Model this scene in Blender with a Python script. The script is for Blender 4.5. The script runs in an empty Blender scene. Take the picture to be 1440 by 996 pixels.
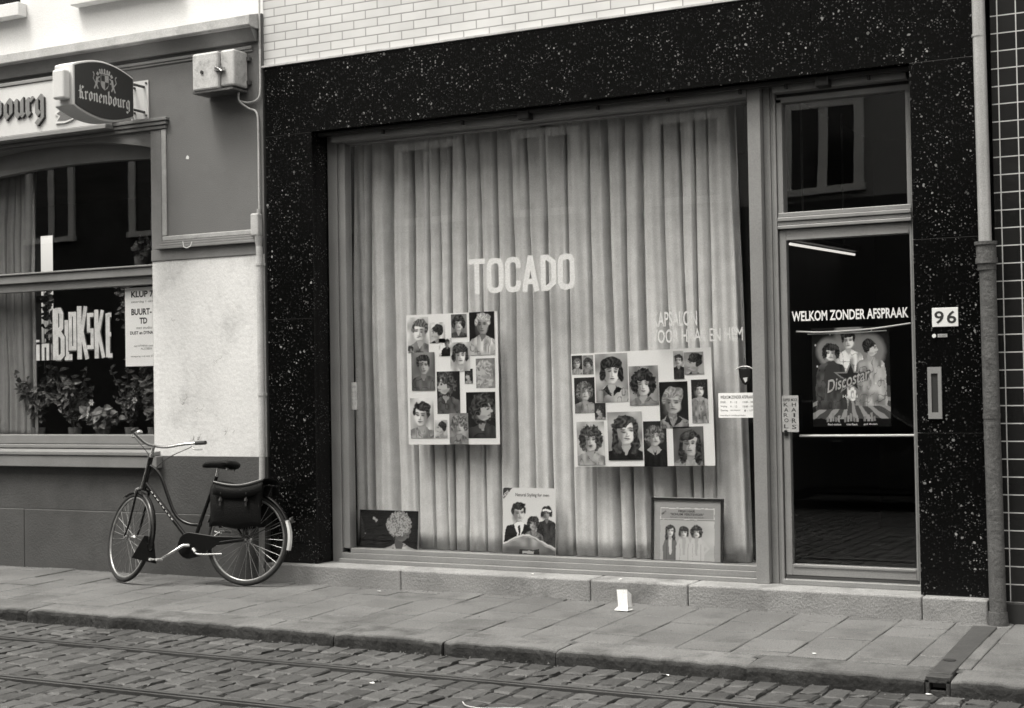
import bpy, bmesh, math, random
import numpy as np
from mathutils import Vector, Matrix
random.seed(7)
S = bpy.context.scene
R = math.radians

# ------------------------------------------------------------------ camera
cam = bpy.data.cameras.new('camera'); camo = bpy.data.objects.new('camera', cam)
S.collection.objects.link(camo); S.camera = camo
cam.sensor_width = 36; cam.lens = 2068.3 / 1440 * 36; cam.clip_end = 500; cam.clip_start = .05
yaw, pitch, roll = -0.482596, 0.020418, -0.016822
fw = Vector((math.sin(yaw)*math.cos(pitch), math.cos(yaw)*math.cos(pitch), math.sin(pitch)))
rt = Vector((math.cos(yaw), -math.sin(yaw), 0)); up = rt.cross(fw)
r2 = math.cos(roll)*rt + math.sin(roll)*up; u2 = -math.sin(roll)*rt + math.cos(roll)*up
m = Matrix((r2, u2, -fw)).transposed().to_4x4(); m.translation = Vector((0, -9.4, 1.51))
camo.matrix_world = m

# ------------------------------------------------------------------ sky, sun, exposure
SUN_EL, SUN_AZ = 66, 212          # azimuth clockwise from +y (north)
TINT = (1.0, .968, .90)
w = bpy.data.worlds.new('World'); S.world = w; w.use_nodes = True
nt = w.node_tree; nt.nodes.clear()
sky = nt.nodes.new('ShaderNodeTexSky'); sky.sky_type = 'NISHITA'; sky.sun_disc = False
sky.sun_elevation = R(SUN_EL); sky.sun_rotation = R(SUN_AZ); sky.air_density = 2.5; sky.dust_density = 5; sky.ozone_density = 1
bw = nt.nodes.new('ShaderNodeRGBToBW'); mul = nt.nodes.new('ShaderNodeVectorMath'); mul.operation = 'MULTIPLY'
mul.inputs[1].default_value = TINT
bg = nt.nodes.new('ShaderNodeBackground'); bg.inputs['Strength'].default_value = .15
out = nt.nodes.new('ShaderNodeOutputWorld')
nt.links.new(sky.outputs[0], bw.inputs[0]); nt.links.new(bw.outputs[0], mul.inputs[0])
nt.links.new(mul.outputs[0], bg.inputs[0]); nt.links.new(bg.outputs[0], out.inputs[0])
sl = bpy.data.lights.new('sun', 'SUN'); sl.energy = .9; sl.angle = R(16); sl.color = TINT
so = bpy.data.objects.new('sun', sl); S.collection.objects.link(so)
d = Vector((math.sin(R(SUN_AZ))*math.cos(R(SUN_EL)), math.cos(R(SUN_AZ))*math.cos(R(SUN_EL)), math.sin(R(SUN_EL))))
so.rotation_euler = d.to_track_quat('Z', 'Y').to_euler(); so.location = (0, -5, 20)
S.view_settings.view_transform = 'Standard'; S.view_settings.look = 'None'
S.view_settings.exposure = 1.40; S.view_settings.gamma = 1; S.view_settings.use_curve_mapping = False
S.render.engine = 'CYCLES'
S.cycles.max_bounces = 8; S.cycles.diffuse_bounces = 2; S.cycles.glossy_bounces = 4; S.cycles.transparent_max_bounces = 16
S.cycles.caustics_reflective = False; S.cycles.caustics_refractive = False
S.cycles.use_denoising = True; S.cycles.filter_width = 1.6; S.cycles.sample_clamp_indirect = 3.0

# ------------------------------------------------------------------ materials
def newmat(name):
    mt = bpy.data.materials.new(name); mt.use_nodes = True
    n = mt.node_tree; b = n.nodes['Principled BSDF']; return mt, n, b
def N(n, t, **kw):
    o = n.nodes.new(t)
    for k, v in kw.items(): setattr(o, k, v)
    return o
def mat(name, g, rough=.7, var=.15, scale=3., bump=.0, bscale=60., metal=0., spec=.5, attr=False, fine=.10, dirt=0., dscale=1.3, coat=0.):
    """mottled grey: large patches, fine grain, optional dark stains, optional per-piece tone attribute"""
    mt, n, b = newmat(name); L = n.links.new
    tc = N(n, 'ShaderNodeTexCoord'); geo = N(n, 'ShaderNodeNewGeometry')
    n1 = N(n, 'ShaderNodeTexNoise'); n1.inputs['Scale'].default_value = scale; n1.inputs['Detail'].default_value = 6
    L(geo.outputs['Position'], n1.inputs['Vector'])
    n2 = N(n, 'ShaderNodeTexNoise'); n2.inputs['Scale'].default_value = 150; n2.inputs['Detail'].default_value = 2
    L(geo.outputs['Position'], n2.inputs['Vector'])
    m1 = N(n, 'ShaderNodeMapRange'); m1.inputs[1].default_value = .3; m1.inputs[2].default_value = .7
    m1.inputs[3].default_value = 1-var; m1.inputs[4].default_value = 1+var; L(n1.outputs['Fac'], m1.inputs[0])
    m2 = N(n, 'ShaderNodeMapRange'); m2.inputs[1].default_value = .3; m2.inputs[2].default_value = .7
    m2.inputs[3].default_value = 1-fine*1.7; m2.inputs[4].default_value = 1+fine*1.7; L(n2.outputs['Fac'], m2.inputs[0])
    mm = N(n, 'ShaderNodeMath', operation='MULTIPLY'); L(m1.outputs[0], mm.inputs[0]); L(m2.outputs[0], mm.inputs[1])
    last = mm
    if dirt:
        n3 = N(n, 'ShaderNodeTexNoise'); n3.inputs['Scale'].default_value = dscale; n3.inputs['Detail'].default_value = 9; n3.inputs['Roughness'].default_value = .68
        L(geo.outputs['Position'], n3.inputs['Vector'])
        m3 = N(n, 'ShaderNodeMapRange'); m3.inputs[1].default_value = .52; m3.inputs[2].default_value = .68
        m3.inputs[3].default_value = 1; m3.inputs[4].default_value = 1-dirt; L(n3.outputs['Fac'], m3.inputs[0])
        q = N(n, 'ShaderNodeMath', operation='MULTIPLY'); L(last.outputs[0], q.inputs[0]); L(m3.outputs[0], q.inputs[1]); last = q
    if attr:
        at = N(n, 'ShaderNodeAttribute', attribute_name='Col'); q = N(n, 'ShaderNodeMath', operation='MULTIPLY')
        L(last.outputs[0], q.inputs[0]); L(at.outputs['Fac'], q.inputs[1]); last = q
    q = N(n, 'ShaderNodeMath', operation='MULTIPLY'); q.inputs[1].default_value = g; L(last.outputs[0], q.inputs[0])
    L(q.outputs[0], b.inputs['Base Color'])
    b.inputs['Roughness'].default_value = rough; b.inputs['Metallic'].default_value = metal
    b.inputs['Specular IOR Level'].default_value = spec; b.inputs['Coat Weight'].default_value = coat
    if bump:
        n4 = N(n, 'ShaderNodeTexNoise'); n4.inputs['Scale'].default_value = bscale; n4.inputs['Detail'].default_value = 5
        L(geo.outputs['Position'], n4.inputs['Vector'])
        bp = N(n, 'ShaderNodeBump'); bp.inputs['Strength'].default_value = bump; bp.inputs['Distance'].default_value = .01
        L(n4.outputs['Fac'], bp.inputs['Height']); L(bp.outputs[0], b.inputs['Normal'])
    return mt
def wallvec(n):
    geo = N(n, 'ShaderNodeNewGeometry'); sp = N(n, 'ShaderNodeSeparateXYZ'); cb = N(n, 'ShaderNodeCombineXYZ')
    n.links.new(geo.outputs['Position'], sp.inputs[0]); n.links.new(sp.outputs['X'], cb.inputs['X']); n.links.new(sp.outputs['Z'], cb.inputs['Y'])
    return cb, geo
def brickmat(name, c1, c2, mortar, bw_, rh, ms, off=.5, rough=.6, z0=0., x0=0., bump=.5, smooth=.1, tilebump=0., offf=2):
    mt, n, b = newmat(name); L = n.links.new; cb, geo = wallvec(n)
    mp = N(n, 'ShaderNodeMapping'); mp.inputs['Location'].default_value = (-x0, -z0, 0); L(cb.outputs[0], mp.inputs[0])
    br = N(n, 'ShaderNodeTexBrick'); br.offset = off; br.offset_frequency = offf; L(mp.outputs[0], br.inputs['Vector'])
    br.inputs['Scale'].default_value = 1; br.inputs['Brick Width'].default_value = bw_; br.inputs['Row Height'].default_value = rh
    br.inputs['Mortar Size'].default_value = ms; br.inputs['Mortar Smooth'].default_value = smooth; br.inputs['Bias'].default_value = 0
    for k, v in (('Color1', c1), ('Color2', c2), ('Mortar', mortar)): br.inputs[k].default_value = (v, v, v, 1)
    nz = N(n, 'ShaderNodeTexNoise'); nz.inputs['Scale'].default_value = 2.2; nz.inputs['Detail'].default_value = 8; L(geo.outputs['Position'], nz.inputs['Vector'])
    mr = N(n, 'ShaderNodeMapRange'); mr.inputs[1].default_value = .3; mr.inputs[2].default_value = .7; mr.inputs[3].default_value = .88; mr.inputs[4].default_value = 1.08
    L(nz.outputs['Fac'], mr.inputs[0])
    vm = N(n, 'ShaderNodeVectorMath', operation='MULTIPLY'); L(br.outputs['Color'], vm.inputs[0]); L(mr.outputs[0], vm.inputs[1])
    L(vm.outputs[0], b.inputs['Base Color']); b.inputs['Roughness'].default_value = rough
    inv = N(n, 'ShaderNodeMath', operation='SUBTRACT'); inv.inputs[0].default_value = 1; L(br.outputs['Fac'], inv.inputs[1])
    n5 = N(n, 'ShaderNodeTexNoise'); n5.inputs['Scale'].default_value = 9 if tilebump else 70; L(geo.outputs['Position'], n5.inputs['Vector'])
    ad = N(n, 'ShaderNodeMath', operation='MULTIPLY_ADD'); ad.inputs[1].default_value = tilebump or .15; L(n5.outputs['Fac'], ad.inputs[0]); L(inv.outputs[0], ad.inputs[2])
    bp = N(n, 'ShaderNodeBump'); bp.inputs['Strength'].default_value = bump; bp.inputs['Distance'].default_value = .006
    L(ad.outputs[0], bp.inputs['Height']); L(bp.outputs[0], b.inputs['Normal'])
    return mt
def granitemat():
    mt, n, b = newmat('black_speckled_granite'); L = n.links.new; geo = N(n, 'ShaderNodeNewGeometry')
    fac = None
    for sc, th, cut, val in ((27, .18, .58, .75), (50, .21, .46, .60), (95, .24, .45, .30)):
        nzv = N(n, 'ShaderNodeTexNoise'); nzv.inputs['Scale'].default_value = sc*1.7; L(geo.outputs['Position'], nzv.inputs['Vector'])
        sb = N(n, 'ShaderNodeVectorMath', operation='MULTIPLY_ADD'); sb.inputs[1].default_value = (.6/sc,)*3; L(nzv.outputs['Color'], sb.inputs[0]); L(geo.outputs['Position'], sb.inputs[2])
        v = N(n, 'ShaderNodeTexVoronoi'); v.inputs['Scale'].default_value = sc; L(sb.outputs[0], v.inputs['Vector'])
        sp = N(n, 'ShaderNodeSeparateColor'); L(v.outputs['Color'], sp.inputs[0])
        # spot radius differs per cell; many cells have no spot
        rr = N(n, 'ShaderNodeMapRange'); rr.inputs[1].default_value = cut; rr.inputs[2].default_value = 1; rr.inputs[3].default_value = 0; rr.inputs[4].default_value = th*1.6; L(sp.outputs[0], rr.inputs[0])
        lt = N(n, 'ShaderNodeMath', operation='SUBTRACT'); L(rr.outputs[0], lt.inputs[0]); L(v.outputs['Distance'], lt.inputs[1])
        st = N(n, 'ShaderNodeMapRange'); st.inputs[1].default_value = 0; st.inputs[2].default_value = .03; st.inputs[3].default_value = 0; L(lt.outputs[0], st.inputs[0])
        br = N(n, 'ShaderNodeMath', operation='MULTIPLY'); L(sp.outputs[1], br.inputs[0]); br.inputs[1].default_value = val; L(br.outputs[0], st.inputs[4])
        if fac is None: fac = st
        else:
            mx = N(n, 'ShaderNodeMath', operation='MAXIMUM'); L(fac.outputs[0], mx.inputs[0]); L(st.outputs[0], mx.inputs[1]); fac = mx
    # speckles come in clusters
    cl = N(n, 'ShaderNodeTexNoise'); cl.inputs['Scale'].default_value = 5; cl.inputs['Detail'].default_value = 4; L(geo.outputs['Position'], cl.inputs['Vector'])
    cr = N(n, 'ShaderNodeMapRange'); cr.inputs[1].default_value = .44; cr.inputs[2].default_value = .60; cr.inputs[3].default_value = .14; cr.inputs[4].default_value = 1.; L(cl.outputs['Fac'], cr.inputs[0])
    q = N(n, 'ShaderNodeMath', operation='MULTIPLY'); L(fac.outputs[0], q.inputs[0]); L(cr.outputs[0], q.inputs[1])
    ad = N(n, 'ShaderNodeMath', operation='ADD'); L(q.outputs[0], ad.inputs[0]); ad.inputs[1].default_value = .003
    L(ad.outputs[0], b.inputs['Base Color']); b.inputs['Roughness'].default_value = .16; b.inputs['Specular IOR Level'].default_value = .25
    return mt
def glassmat():
    mt, n, b = newmat('window_glass'); n.nodes.remove(b); L = n.links.new
    geo = N(n, 'ShaderNodeNewGeometry'); dt = N(n, 'ShaderNodeVectorMath', operation='DOT_PRODUCT')
    L(geo.outputs['Incoming'], dt.inputs[0]); L(geo.outputs['Normal'], dt.inputs[1])
    ab = N(n, 'ShaderNodeMath', operation='ABSOLUTE'); L(dt.outputs['Value'], ab.inputs[0])
    om = N(n, 'ShaderNodeMath', operation='SUBTRACT'); om.inputs[0].default_value = 1; L(ab.outputs[0], om.inputs[1])
    pw = N(n, 'ShaderNodeMath', operation='POWER'); pw.inputs[1].default_value = 5; L(om.outputs[0], pw.inputs[0])
    ma = N(n, 'ShaderNodeMath', operation='MULTIPLY_ADD'); ma.inputs[1].default_value = .95; ma.inputs[2].default_value = .048; L(pw.outputs[0], ma.inputs[0])
    tr = N(n, 'ShaderNodeBsdfTransparent'); tr.inputs[0].default_value = (1, 1, 1, 1)
    gl = N(n, 'ShaderNodeBsdfGlossy'); gl.inputs['Roughness'].default_value = .0
    nz = N(n, 'ShaderNodeTexNoise'); nz.inputs['Scale'].default_value = 1.2; nz.inputs['Detail'].default_value = 0; L(geo.outputs['Position'], nz.inputs['Vector'])
    bp = N(n, 'ShaderNodeBump'); bp.inputs['Strength'].default_value = .12; bp.inputs['Distance'].default_value = .01; L(nz.outputs['Fac'], bp.inputs['Height']); L(bp.outputs[0], gl.inputs['Normal'])
    mx = N(n, 'ShaderNodeMixShader'); L(ma.outputs[0], mx.inputs[0]); L(tr.outputs[0], mx.inputs[1]); L(gl.outputs[0], mx.inputs[2])
    L(mx.outputs[0], n.nodes['Material Output'].inputs[0]); return mt
def printmat(name, rough=.6):
    mt, n, b = newmat(name); at = N(n, 'ShaderNodeAttribute', attribute_name='Col'); n.links.new(at.outputs['Color'], b.inputs['Base Color'])
    b.inputs['Roughness'].default_value = rough; b.inputs['Specular IOR Level'].default_value = .12; return mt
def emitmat(name, e):
    mt, n, b = newmat(name); b.inputs['Emission Color'].default_value = (*TINT, 1); b.inputs['Emission Strength'].default_value = e; return mt
def clothmat(name, g, trans=.3):
    mt, n, b = newmat(name); n.nodes.remove(b); L = n.links.new
    geo = N(n, 'ShaderNodeNewGeometry'); nz = N(n, 'ShaderNodeTexNoise'); nz.inputs['Scale'].default_value = 9; nz.inputs['Detail'].default_value = 8
    L(geo.outputs['Position'], nz.inputs['Vector'])
    mr = N(n, 'ShaderNodeMapRange'); mr.inputs[1].default_value = .3; mr.inputs[2].default_value = .7; mr.inputs[3].default_value = g*.92; mr.inputs[4].default_value = g*1.08; L(nz.outputs['Fac'], mr.inputs[0])
    n2 = N(n, 'ShaderNodeTexNoise'); n2.inputs['Scale'].default_value = 170; L(geo.outputs['Position'], n2.inputs['Vector'])
    m2 = N(n, 'ShaderNodeMapRange'); m2.inputs[1].default_value = .3; m2.inputs[2].default_value = .7; m2.inputs[3].default_value = .87; m2.inputs[4].default_value = 1.13; L(n2.outputs['Fac'], m2.inputs[0])
    mm = N(n, 'ShaderNodeMath', operation='MULTIPLY'); L(mr.outputs[0], mm.inputs[0]); L(m2.outputs[0], mm.inputs[1]); mr = mm
    df = N(n, 'ShaderNodeBsdfDiffuse'); tl = N(n, 'ShaderNodeBsdfTranslucent'); L(mr.outputs[0], df.inputs[0]); L(mr.outputs[0], tl.inputs[0])
    mx = N(n, 'ShaderNodeMixShader'); mx.inputs[0].default_value = trans; L(df.outputs[0], mx.inputs[1]); L(tl.outputs[0], mx.inputs[2])
    L(mx.outputs[0], n.nodes['Material Output'].inputs[0]); return mt

M = dict(
    stucco=mat('white_stucco', .78, .9, .05, 1.5, .25, 90, fine=.04),
    greywall=mat('grey_wall_paint', .150, .75, .06, 2.0, .35, 140, fine=.09, dirt=.15),
    trim=mat('grey_gloss_trim_paint', .21, .5, .08, 5, .1, 60, fine=.06, dirt=.15),
    trimlight=mat('worn_light_trim_paint', .36, .55, .2, 9, .1, 60, dirt=.3),
    whitewall=mat('off_white_wall_paint', .70, .85, .07, 2.5, .3, 30, fine=.07, dirt=.26, dscale=2.6),
    lowgrey=mat('dark_grey_plinth_paint', .068, .8, .15, 3, .4, 70, fine=.12, dirt=.3),
    cornice=mat('pale_cornice_paint', .47, .8, .14, 6, .2, 40, dirt=.35, dscale=5),
    brick=brickmat('white_glazed_brick', .60, .68, .30, .215, .0665, .0045, z0=4.055, x0=-7.12, rough=.4),
    tile=brickmat('black_glazed_tile', .012, .02, .52, .110, .1095, .0035, off=0, rough=.12, z0=.0125, x0=-1.513, bump=.5, tilebump=.8),
    granite=granitemat(), glass=glassmat(),
    alu=mat('dull_aluminium', .30, .42, .08, 4, .06, 60, metal=.35, fine=.06),
    aludark=mat('shadow_gap_gasket', .05, .6, .1),
    black=mat('black_metal', .010, .45, .2, 8), rubber=mat('black_rubber', .02, .8, .2, 8, fine=.2),
    sill=mat('pale_stone_step', .25, .85, .2, 2.5, .5, 60, fine=.2, dirt=.5, dscale=2.4),
    slab=mat('concrete_paving_slab', .118, .85, .18, 1.7, .5, 80, attr=True, fine=.22, dirt=.4, dscale=2.1),
    joint=mat('sandy_joint_dirt', .07, .95, .3, 6, .6, 90),
    kerb=mat('worn_kerb_stone', .118, .9, .3, 2.6, .9, 35, attr=True, fine=.2, dirt=.6, dscale=3.),
    sett=mat('stone_sett', .060, .6, .2, 4, .6, 50, attr=True, fine=.2, dirt=.3, dscale=1.4),
    roaddirt=mat('packed_road_dirt', .05, .95, .4, 5, .8, 60),
    rail=mat('worn_steel_rail', .13, .38, .2, 3, .1, 40, metal=.7), raildark=mat('rusty_rail_groove', .02, .8, .3, 9),
    curtain=clothmat('pale_curtain_cloth', .68, .0), cafecurtain=clothmat('grey_net_curtain', .36),
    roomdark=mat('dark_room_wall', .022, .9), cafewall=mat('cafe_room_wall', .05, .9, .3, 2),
    board=mat('white_card', .86, .8, .03, 5, fine=.03), print=printmat('printed_picture'), printgloss=printmat('glossy_print', .35),
    letterglass=mat('pale_vinyl_letter', .60, .7, .04), letterfaint=mat('worn_vinyl_letter', .55, .7, .1),
    letterwhite=mat('white_vinyl_letter', .75, .7, .04),
    ink=mat('black_ink', .02, .7), inkgrey=mat('grey_ink', .16, .7), white=mat('white_enamel', .72, .45, .05, 6, fine=.03),
    plastic=mat('white_sign_plastic', .66, .35, .05, 4, fine=.03), signred=mat('deep_sign_face', .045, .4, .1, 5, fine=.05),
    boxgrey=mat('weathered_box_paint', .48, .55, .12, 9, .1, 40, dirt=.4, dscale=12),
    pipewhite=mat('painted_pipe', .50, .55, .12, 6, dirt=.35, dscale=9), zinc=mat('zinc_pipe', .40, .42, .12, 3, .05, 20, metal=.3, dirt=.15, dscale=6),
    iron=mat('dark_cast_iron_paint', .085, .55, .2, 12, .6, 40, fine=.25, dirt=.4, dscale=14),
    draincover=mat('dark_wet_drain_cover', .05, .6, .25, 8, .5, 60),
    frameblack=mat('bicycle_enamel', .007, .25, .1, spec=.3, coat=.25), chrome=mat('dull_chrome', .55, .25, .1, 20, metal=.9), leather=mat('black_leather', .005, .55, .3, 12, .4, 90, spec=.15),
    rubbertyre=mat('dusty_tyre', .014, .85, .25, 20, fine=.2), rim=mat('worn_rim', .30, .35, .3, 12, metal=.7), grip=mat('dark_grip', .03, .6),
    leaf=mat('dark_leaf', .055, .5, .5, 14, fine=.3), leafpale=mat('pale_leaf', .14, .5, .4, 14), petal=mat('white_petal', .55, .6), pot=mat('clay_pot', .12, .8),
    paper=mat('crumpled_paper', .8, .8, .04), oppwall=mat('street_render', .34, .85, .1, .7), oppdark=mat('dark_shopfront', .03, .6, .3, .5), carpaint=mat('dark_car_paint', .02, .18, .05, coat=.5),
    oppglass=mat('far_window_glass', .02, .08, .2, 1),
    oppframe=mat('white_window_paint', .85, .6, .04), tube=emitmat('lit_tube', .33), roof=mat('roof_tiles', .09, .8, .3, 4),
)

# ------------------------------------------------------------------ mesh helpers
class MB:
    def __init__(s): s.v = []; s.f = []; s.c = []
    def add(s, vs, fs, col=None):
        o = len(s.v); s.v += [tuple(v) for v in vs]; s.f += [tuple(i+o for i in f) for f in fs]
        s.c += (list(col) if isinstance(col, list) else [col if col is not None else 1.]*len(vs)); return s
    def box(s, x0, x1, y0, y1, z0, z1, col=None):
        v = [(x, y, z) for x in (x0, x1) for y in (y0, y1) for z in (z0, z1)]
        return s.add(v, [(0,1,3,2), (4,6,7,5), (0,4,5,1), (2,3,7,6), (0,2,6,4), (1,5,7,3)], col)
    def tube(s, pts, r, seg=8, closed=False, cap=True):
        P = [Vector(p) for p in pts]; n = len(P); rr = r if isinstance(r, (list, tuple)) else [r]*n
        T = []
        for i in range(n):
            a = P[(i-1) % n] if closed or i else P[i]; b = P[(i+1) % n] if closed or i < n-1 else P[i]
            T.append((b-a).normalized())
        ref = Vector((0, 0, 1)) if abs(T[0].z) < .9 else Vector((1, 0, 0))
        nrm = (ref - T[0]*ref.dot(T[0])).normalized(); vs = []; 
        for i in range(n):
            nrm = (nrm - T[i]*nrm.dot(T[i])).normalized(); bi = T[i].cross(nrm)
            for k in range(seg):
                a = 2*math.pi*k/seg; vs.append(P[i] + (nrm*math.cos(a) + bi*math.sin(a))*rr[i])
        fs = []
        for i in range(n if closed else n-1):
            j = (i+1) % n
            for k in range(seg):
                k2 = (k+1) % seg; fs.append((i*seg+k, i*seg+k2, j*seg+k2, j*seg+k))
        if cap and not closed:
            m_ = len(vs); vs += vs[:seg]+vs[(n-1)*seg:n*seg]; fs += [tuple(m_+k for k in range(seg))[::-1], tuple(m_+seg+k for k in range(seg))]
        return s.add(vs, fs)
    def prism(s, poly, fr, d0, d1, col=None):
        """poly in (u,v); fr=(origin, udir, vdir, outward); thickness from d0 to d1 along outward"""
        o, u, v, nn = fr; a = [o + u*p[0] + v*p[1] + nn*d0 for p in poly]; b = [o + u*p[0] + v*p[1] + nn*d1 for p in poly]
        n = len(poly); return s.add(a+b, [tuple(range(n))[::-1], tuple(range(n, 2*n))] + [(i, (i+1) % n, n+(i+1) % n, n+i) for i in range(n)], col)
    def ellipsoid(s, c, rx, ry, rz, seg=14, ring=9, mtx=None):
        vs = []; c = Vector(c)
        for i in range(ring+1):
            th = math.pi*i/ring
            for k in range(seg):
                ph = 2*math.pi*k/seg; p = Vector((rx*math.sin(th)*math.cos(ph), ry*math.sin(th)*math.sin(ph), rz*math.cos(th)))
                vs.append(c + (mtx @ p if mtx else p))
        fs = [(i*seg+k, (i+1)*seg+k, (i+1)*seg+(k+1) % seg, i*seg+(k+1) % seg) for i in range(ring) for k in range(seg)]
        return s.add(vs, fs)
WL = {}
def wloc(o): return WL.get(o.name, Vector((0, 0, 0))) if o else Vector((0, 0, 0))
def link(o, parent, base):
    S.collection.objects.link(o)
    if parent: o.parent = parent; o.location = Vector(base) - wloc(parent)
    else: o.location = base
    WL[o.name] = Vector(base)
def tag(o, label=None, cat=None, group=None, kind=None):
    if label: o['label'] = label
    if cat: o['category'] = cat
    if group: o['group'] = group
    if kind: o['kind'] = kind
    return o
def obj(name, mb, m_, parent=None, smooth=False, bevel=0., base=None, label=None):
    vs = mb.v
    if base is None:
        if parent: base = wloc(parent)
        else:
            a = np.array(vs); base = ((a[:,0].min()+a[:,0].max())/2, (a[:,1].min()+a[:,1].max())/2, a[:,2].min())
    base = Vector(base); me = bpy.data.meshes.new(name)
    me.from_pydata([tuple(Vector(v)-base) for v in vs], [], mb.f)
    if any(c != 1. for c in mb.c):
        at = me.color_attributes.new('Col', 'FLOAT_COLOR', 'POINT')
        arr = np.ones((len(vs), 4), dtype=np.float32); cc = np.array([c if not isinstance(c, tuple) else c[0] for c in mb.c]); arr[:, :3] = cc[:, None]
        at.data.foreach_set('color', arr.ravel())
    elif m_.name in ('concrete_paving_slab', 'worn_kerb_stone', 'stone_sett'):
        at = me.color_attributes.new('Col', 'FLOAT_COLOR', 'POINT'); at.data.foreach_set('color', np.ones(len(vs)*4, dtype=np.float32))
    me.materials.append(m_)
    bm = bmesh.new(); bm.from_mesh(me); bmesh.ops.recalc_face_normals(bm, faces=bm.faces); bm.to_mesh(me); bm.free()
    if smooth: me.polygons.foreach_set('use_smooth', [True]*len(me.polygons))
    o = bpy.data.objects.new(name, me); link(o, parent, base)
    if bevel:
        b = o.modifiers.new('bevel', 'BEVEL'); b.width = bevel; b.segments = 2; b.limit_method = 'ANGLE'; b.angle_limit = R(40)
    if label: o['label'] = label
    return o
def thing(name, label, cat, loc, group=None, parent=None):
    o = bpy.data.objects.new(name, None); o.empty_display_size = .1; link(o, parent, Vector(loc)); return tag(o, label, cat, group)
X, Y, Z = Vector((1,0,0)), Vector((0,1,0)), Vector((0,0,1))
def front(x, y, z): return (Vector((x, y, z)), X, Z, -Y)      # a plane facing the street
def text_mb(st, fr, w_, h_, depth=.0006, bold=0., shear=0., mb=None, lift=0.):
    """the built-in letters set into a box of w_ x h_ metres on the frame fr"""
    c = bpy.data.curves.new('t', 'FONT'); c.body = st; c.offset = bold; c.shear = shear; c.resolution_u = 3; c.fill_mode = 'FRONT'
    o = bpy.data.objects.new('t', c); S.collection.objects.link(o)
    bpy.context.view_layer.update()
    me = bpy.data.meshes.new_from_object(o); bpy.data.objects.remove(o); bpy.data.curves.remove(c)
    v = np.array([tuple(q.co) for q in me.vertices]); f = [tuple(p.vertices) for p in me.polygons]
    bpy.data.meshes.remove(me)
    lo = v.min(0); hi = v.max(0); sx = w_/(hi[0]-lo[0]); sy = h_/(hi[1]-lo[1])
    oo, u, vv, nn = fr; mb = mb or MB()
    mb.add([oo + u*((p[0]-lo[0])*sx) + vv*((p[1]-lo[1])*sy) + nn*(depth+lift) for p in v], f); return mb
def strip(mb, pts, th, fr, d0, d1, closed=False):
    """mitred ribbon of constant width along 2-D points"""
    n = len(pts); P = [Vector((p[0], p[1])) for p in pts]; Ls = []; Rs = []
    for i in range(n):
        a = P[i-1] if (i or closed) else None; b = P[(i+1) % n] if (i < n-1 or closed) else None
        d1_ = (P[i]-a).normalized() if a is not None else None; d2_ = (b-P[i]).normalized() if b is not None else None
        if d1_ is None: d1_ = d2_
        if d2_ is None: d2_ = d1_
        n1 = Vector((-d1_.y, d1_.x)); n2 = Vector((-d2_.y, d2_.x)); mm = (n1+n2)
        if mm.length < .2: mm = n1
        mm.normalize(); k = th/2/max(.35, mm.dot(n1)); Ls.append(P[i]+mm*k); Rs.append(P[i]-mm*k)
    for i in range(n if closed else n-1):
        j = (i+1) % n; mb.prism([Rs[i], Rs[j], Ls[j], Ls[i]], fr, d0, d1)
    return mb
def smoothpath(pts, n=6):
    P = [Vector(p) for p in pts]; o = []
    for i in range(len(P)-1):
        a = P[i-1] if i else P[i]*2-P[i+1]; b, c = P[i], P[i+1]; d_ = P[i+2] if i+2 < len(P) else c*2-b
        for k in range(n):
            t = k/n; o.append(.5*((2*b)+(c-a)*t+(2*a-5*b+4*c-d_)*t*t+(3*b-a-3*c+d_)*t**3))
    o.append(P[-1]); return o

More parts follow.
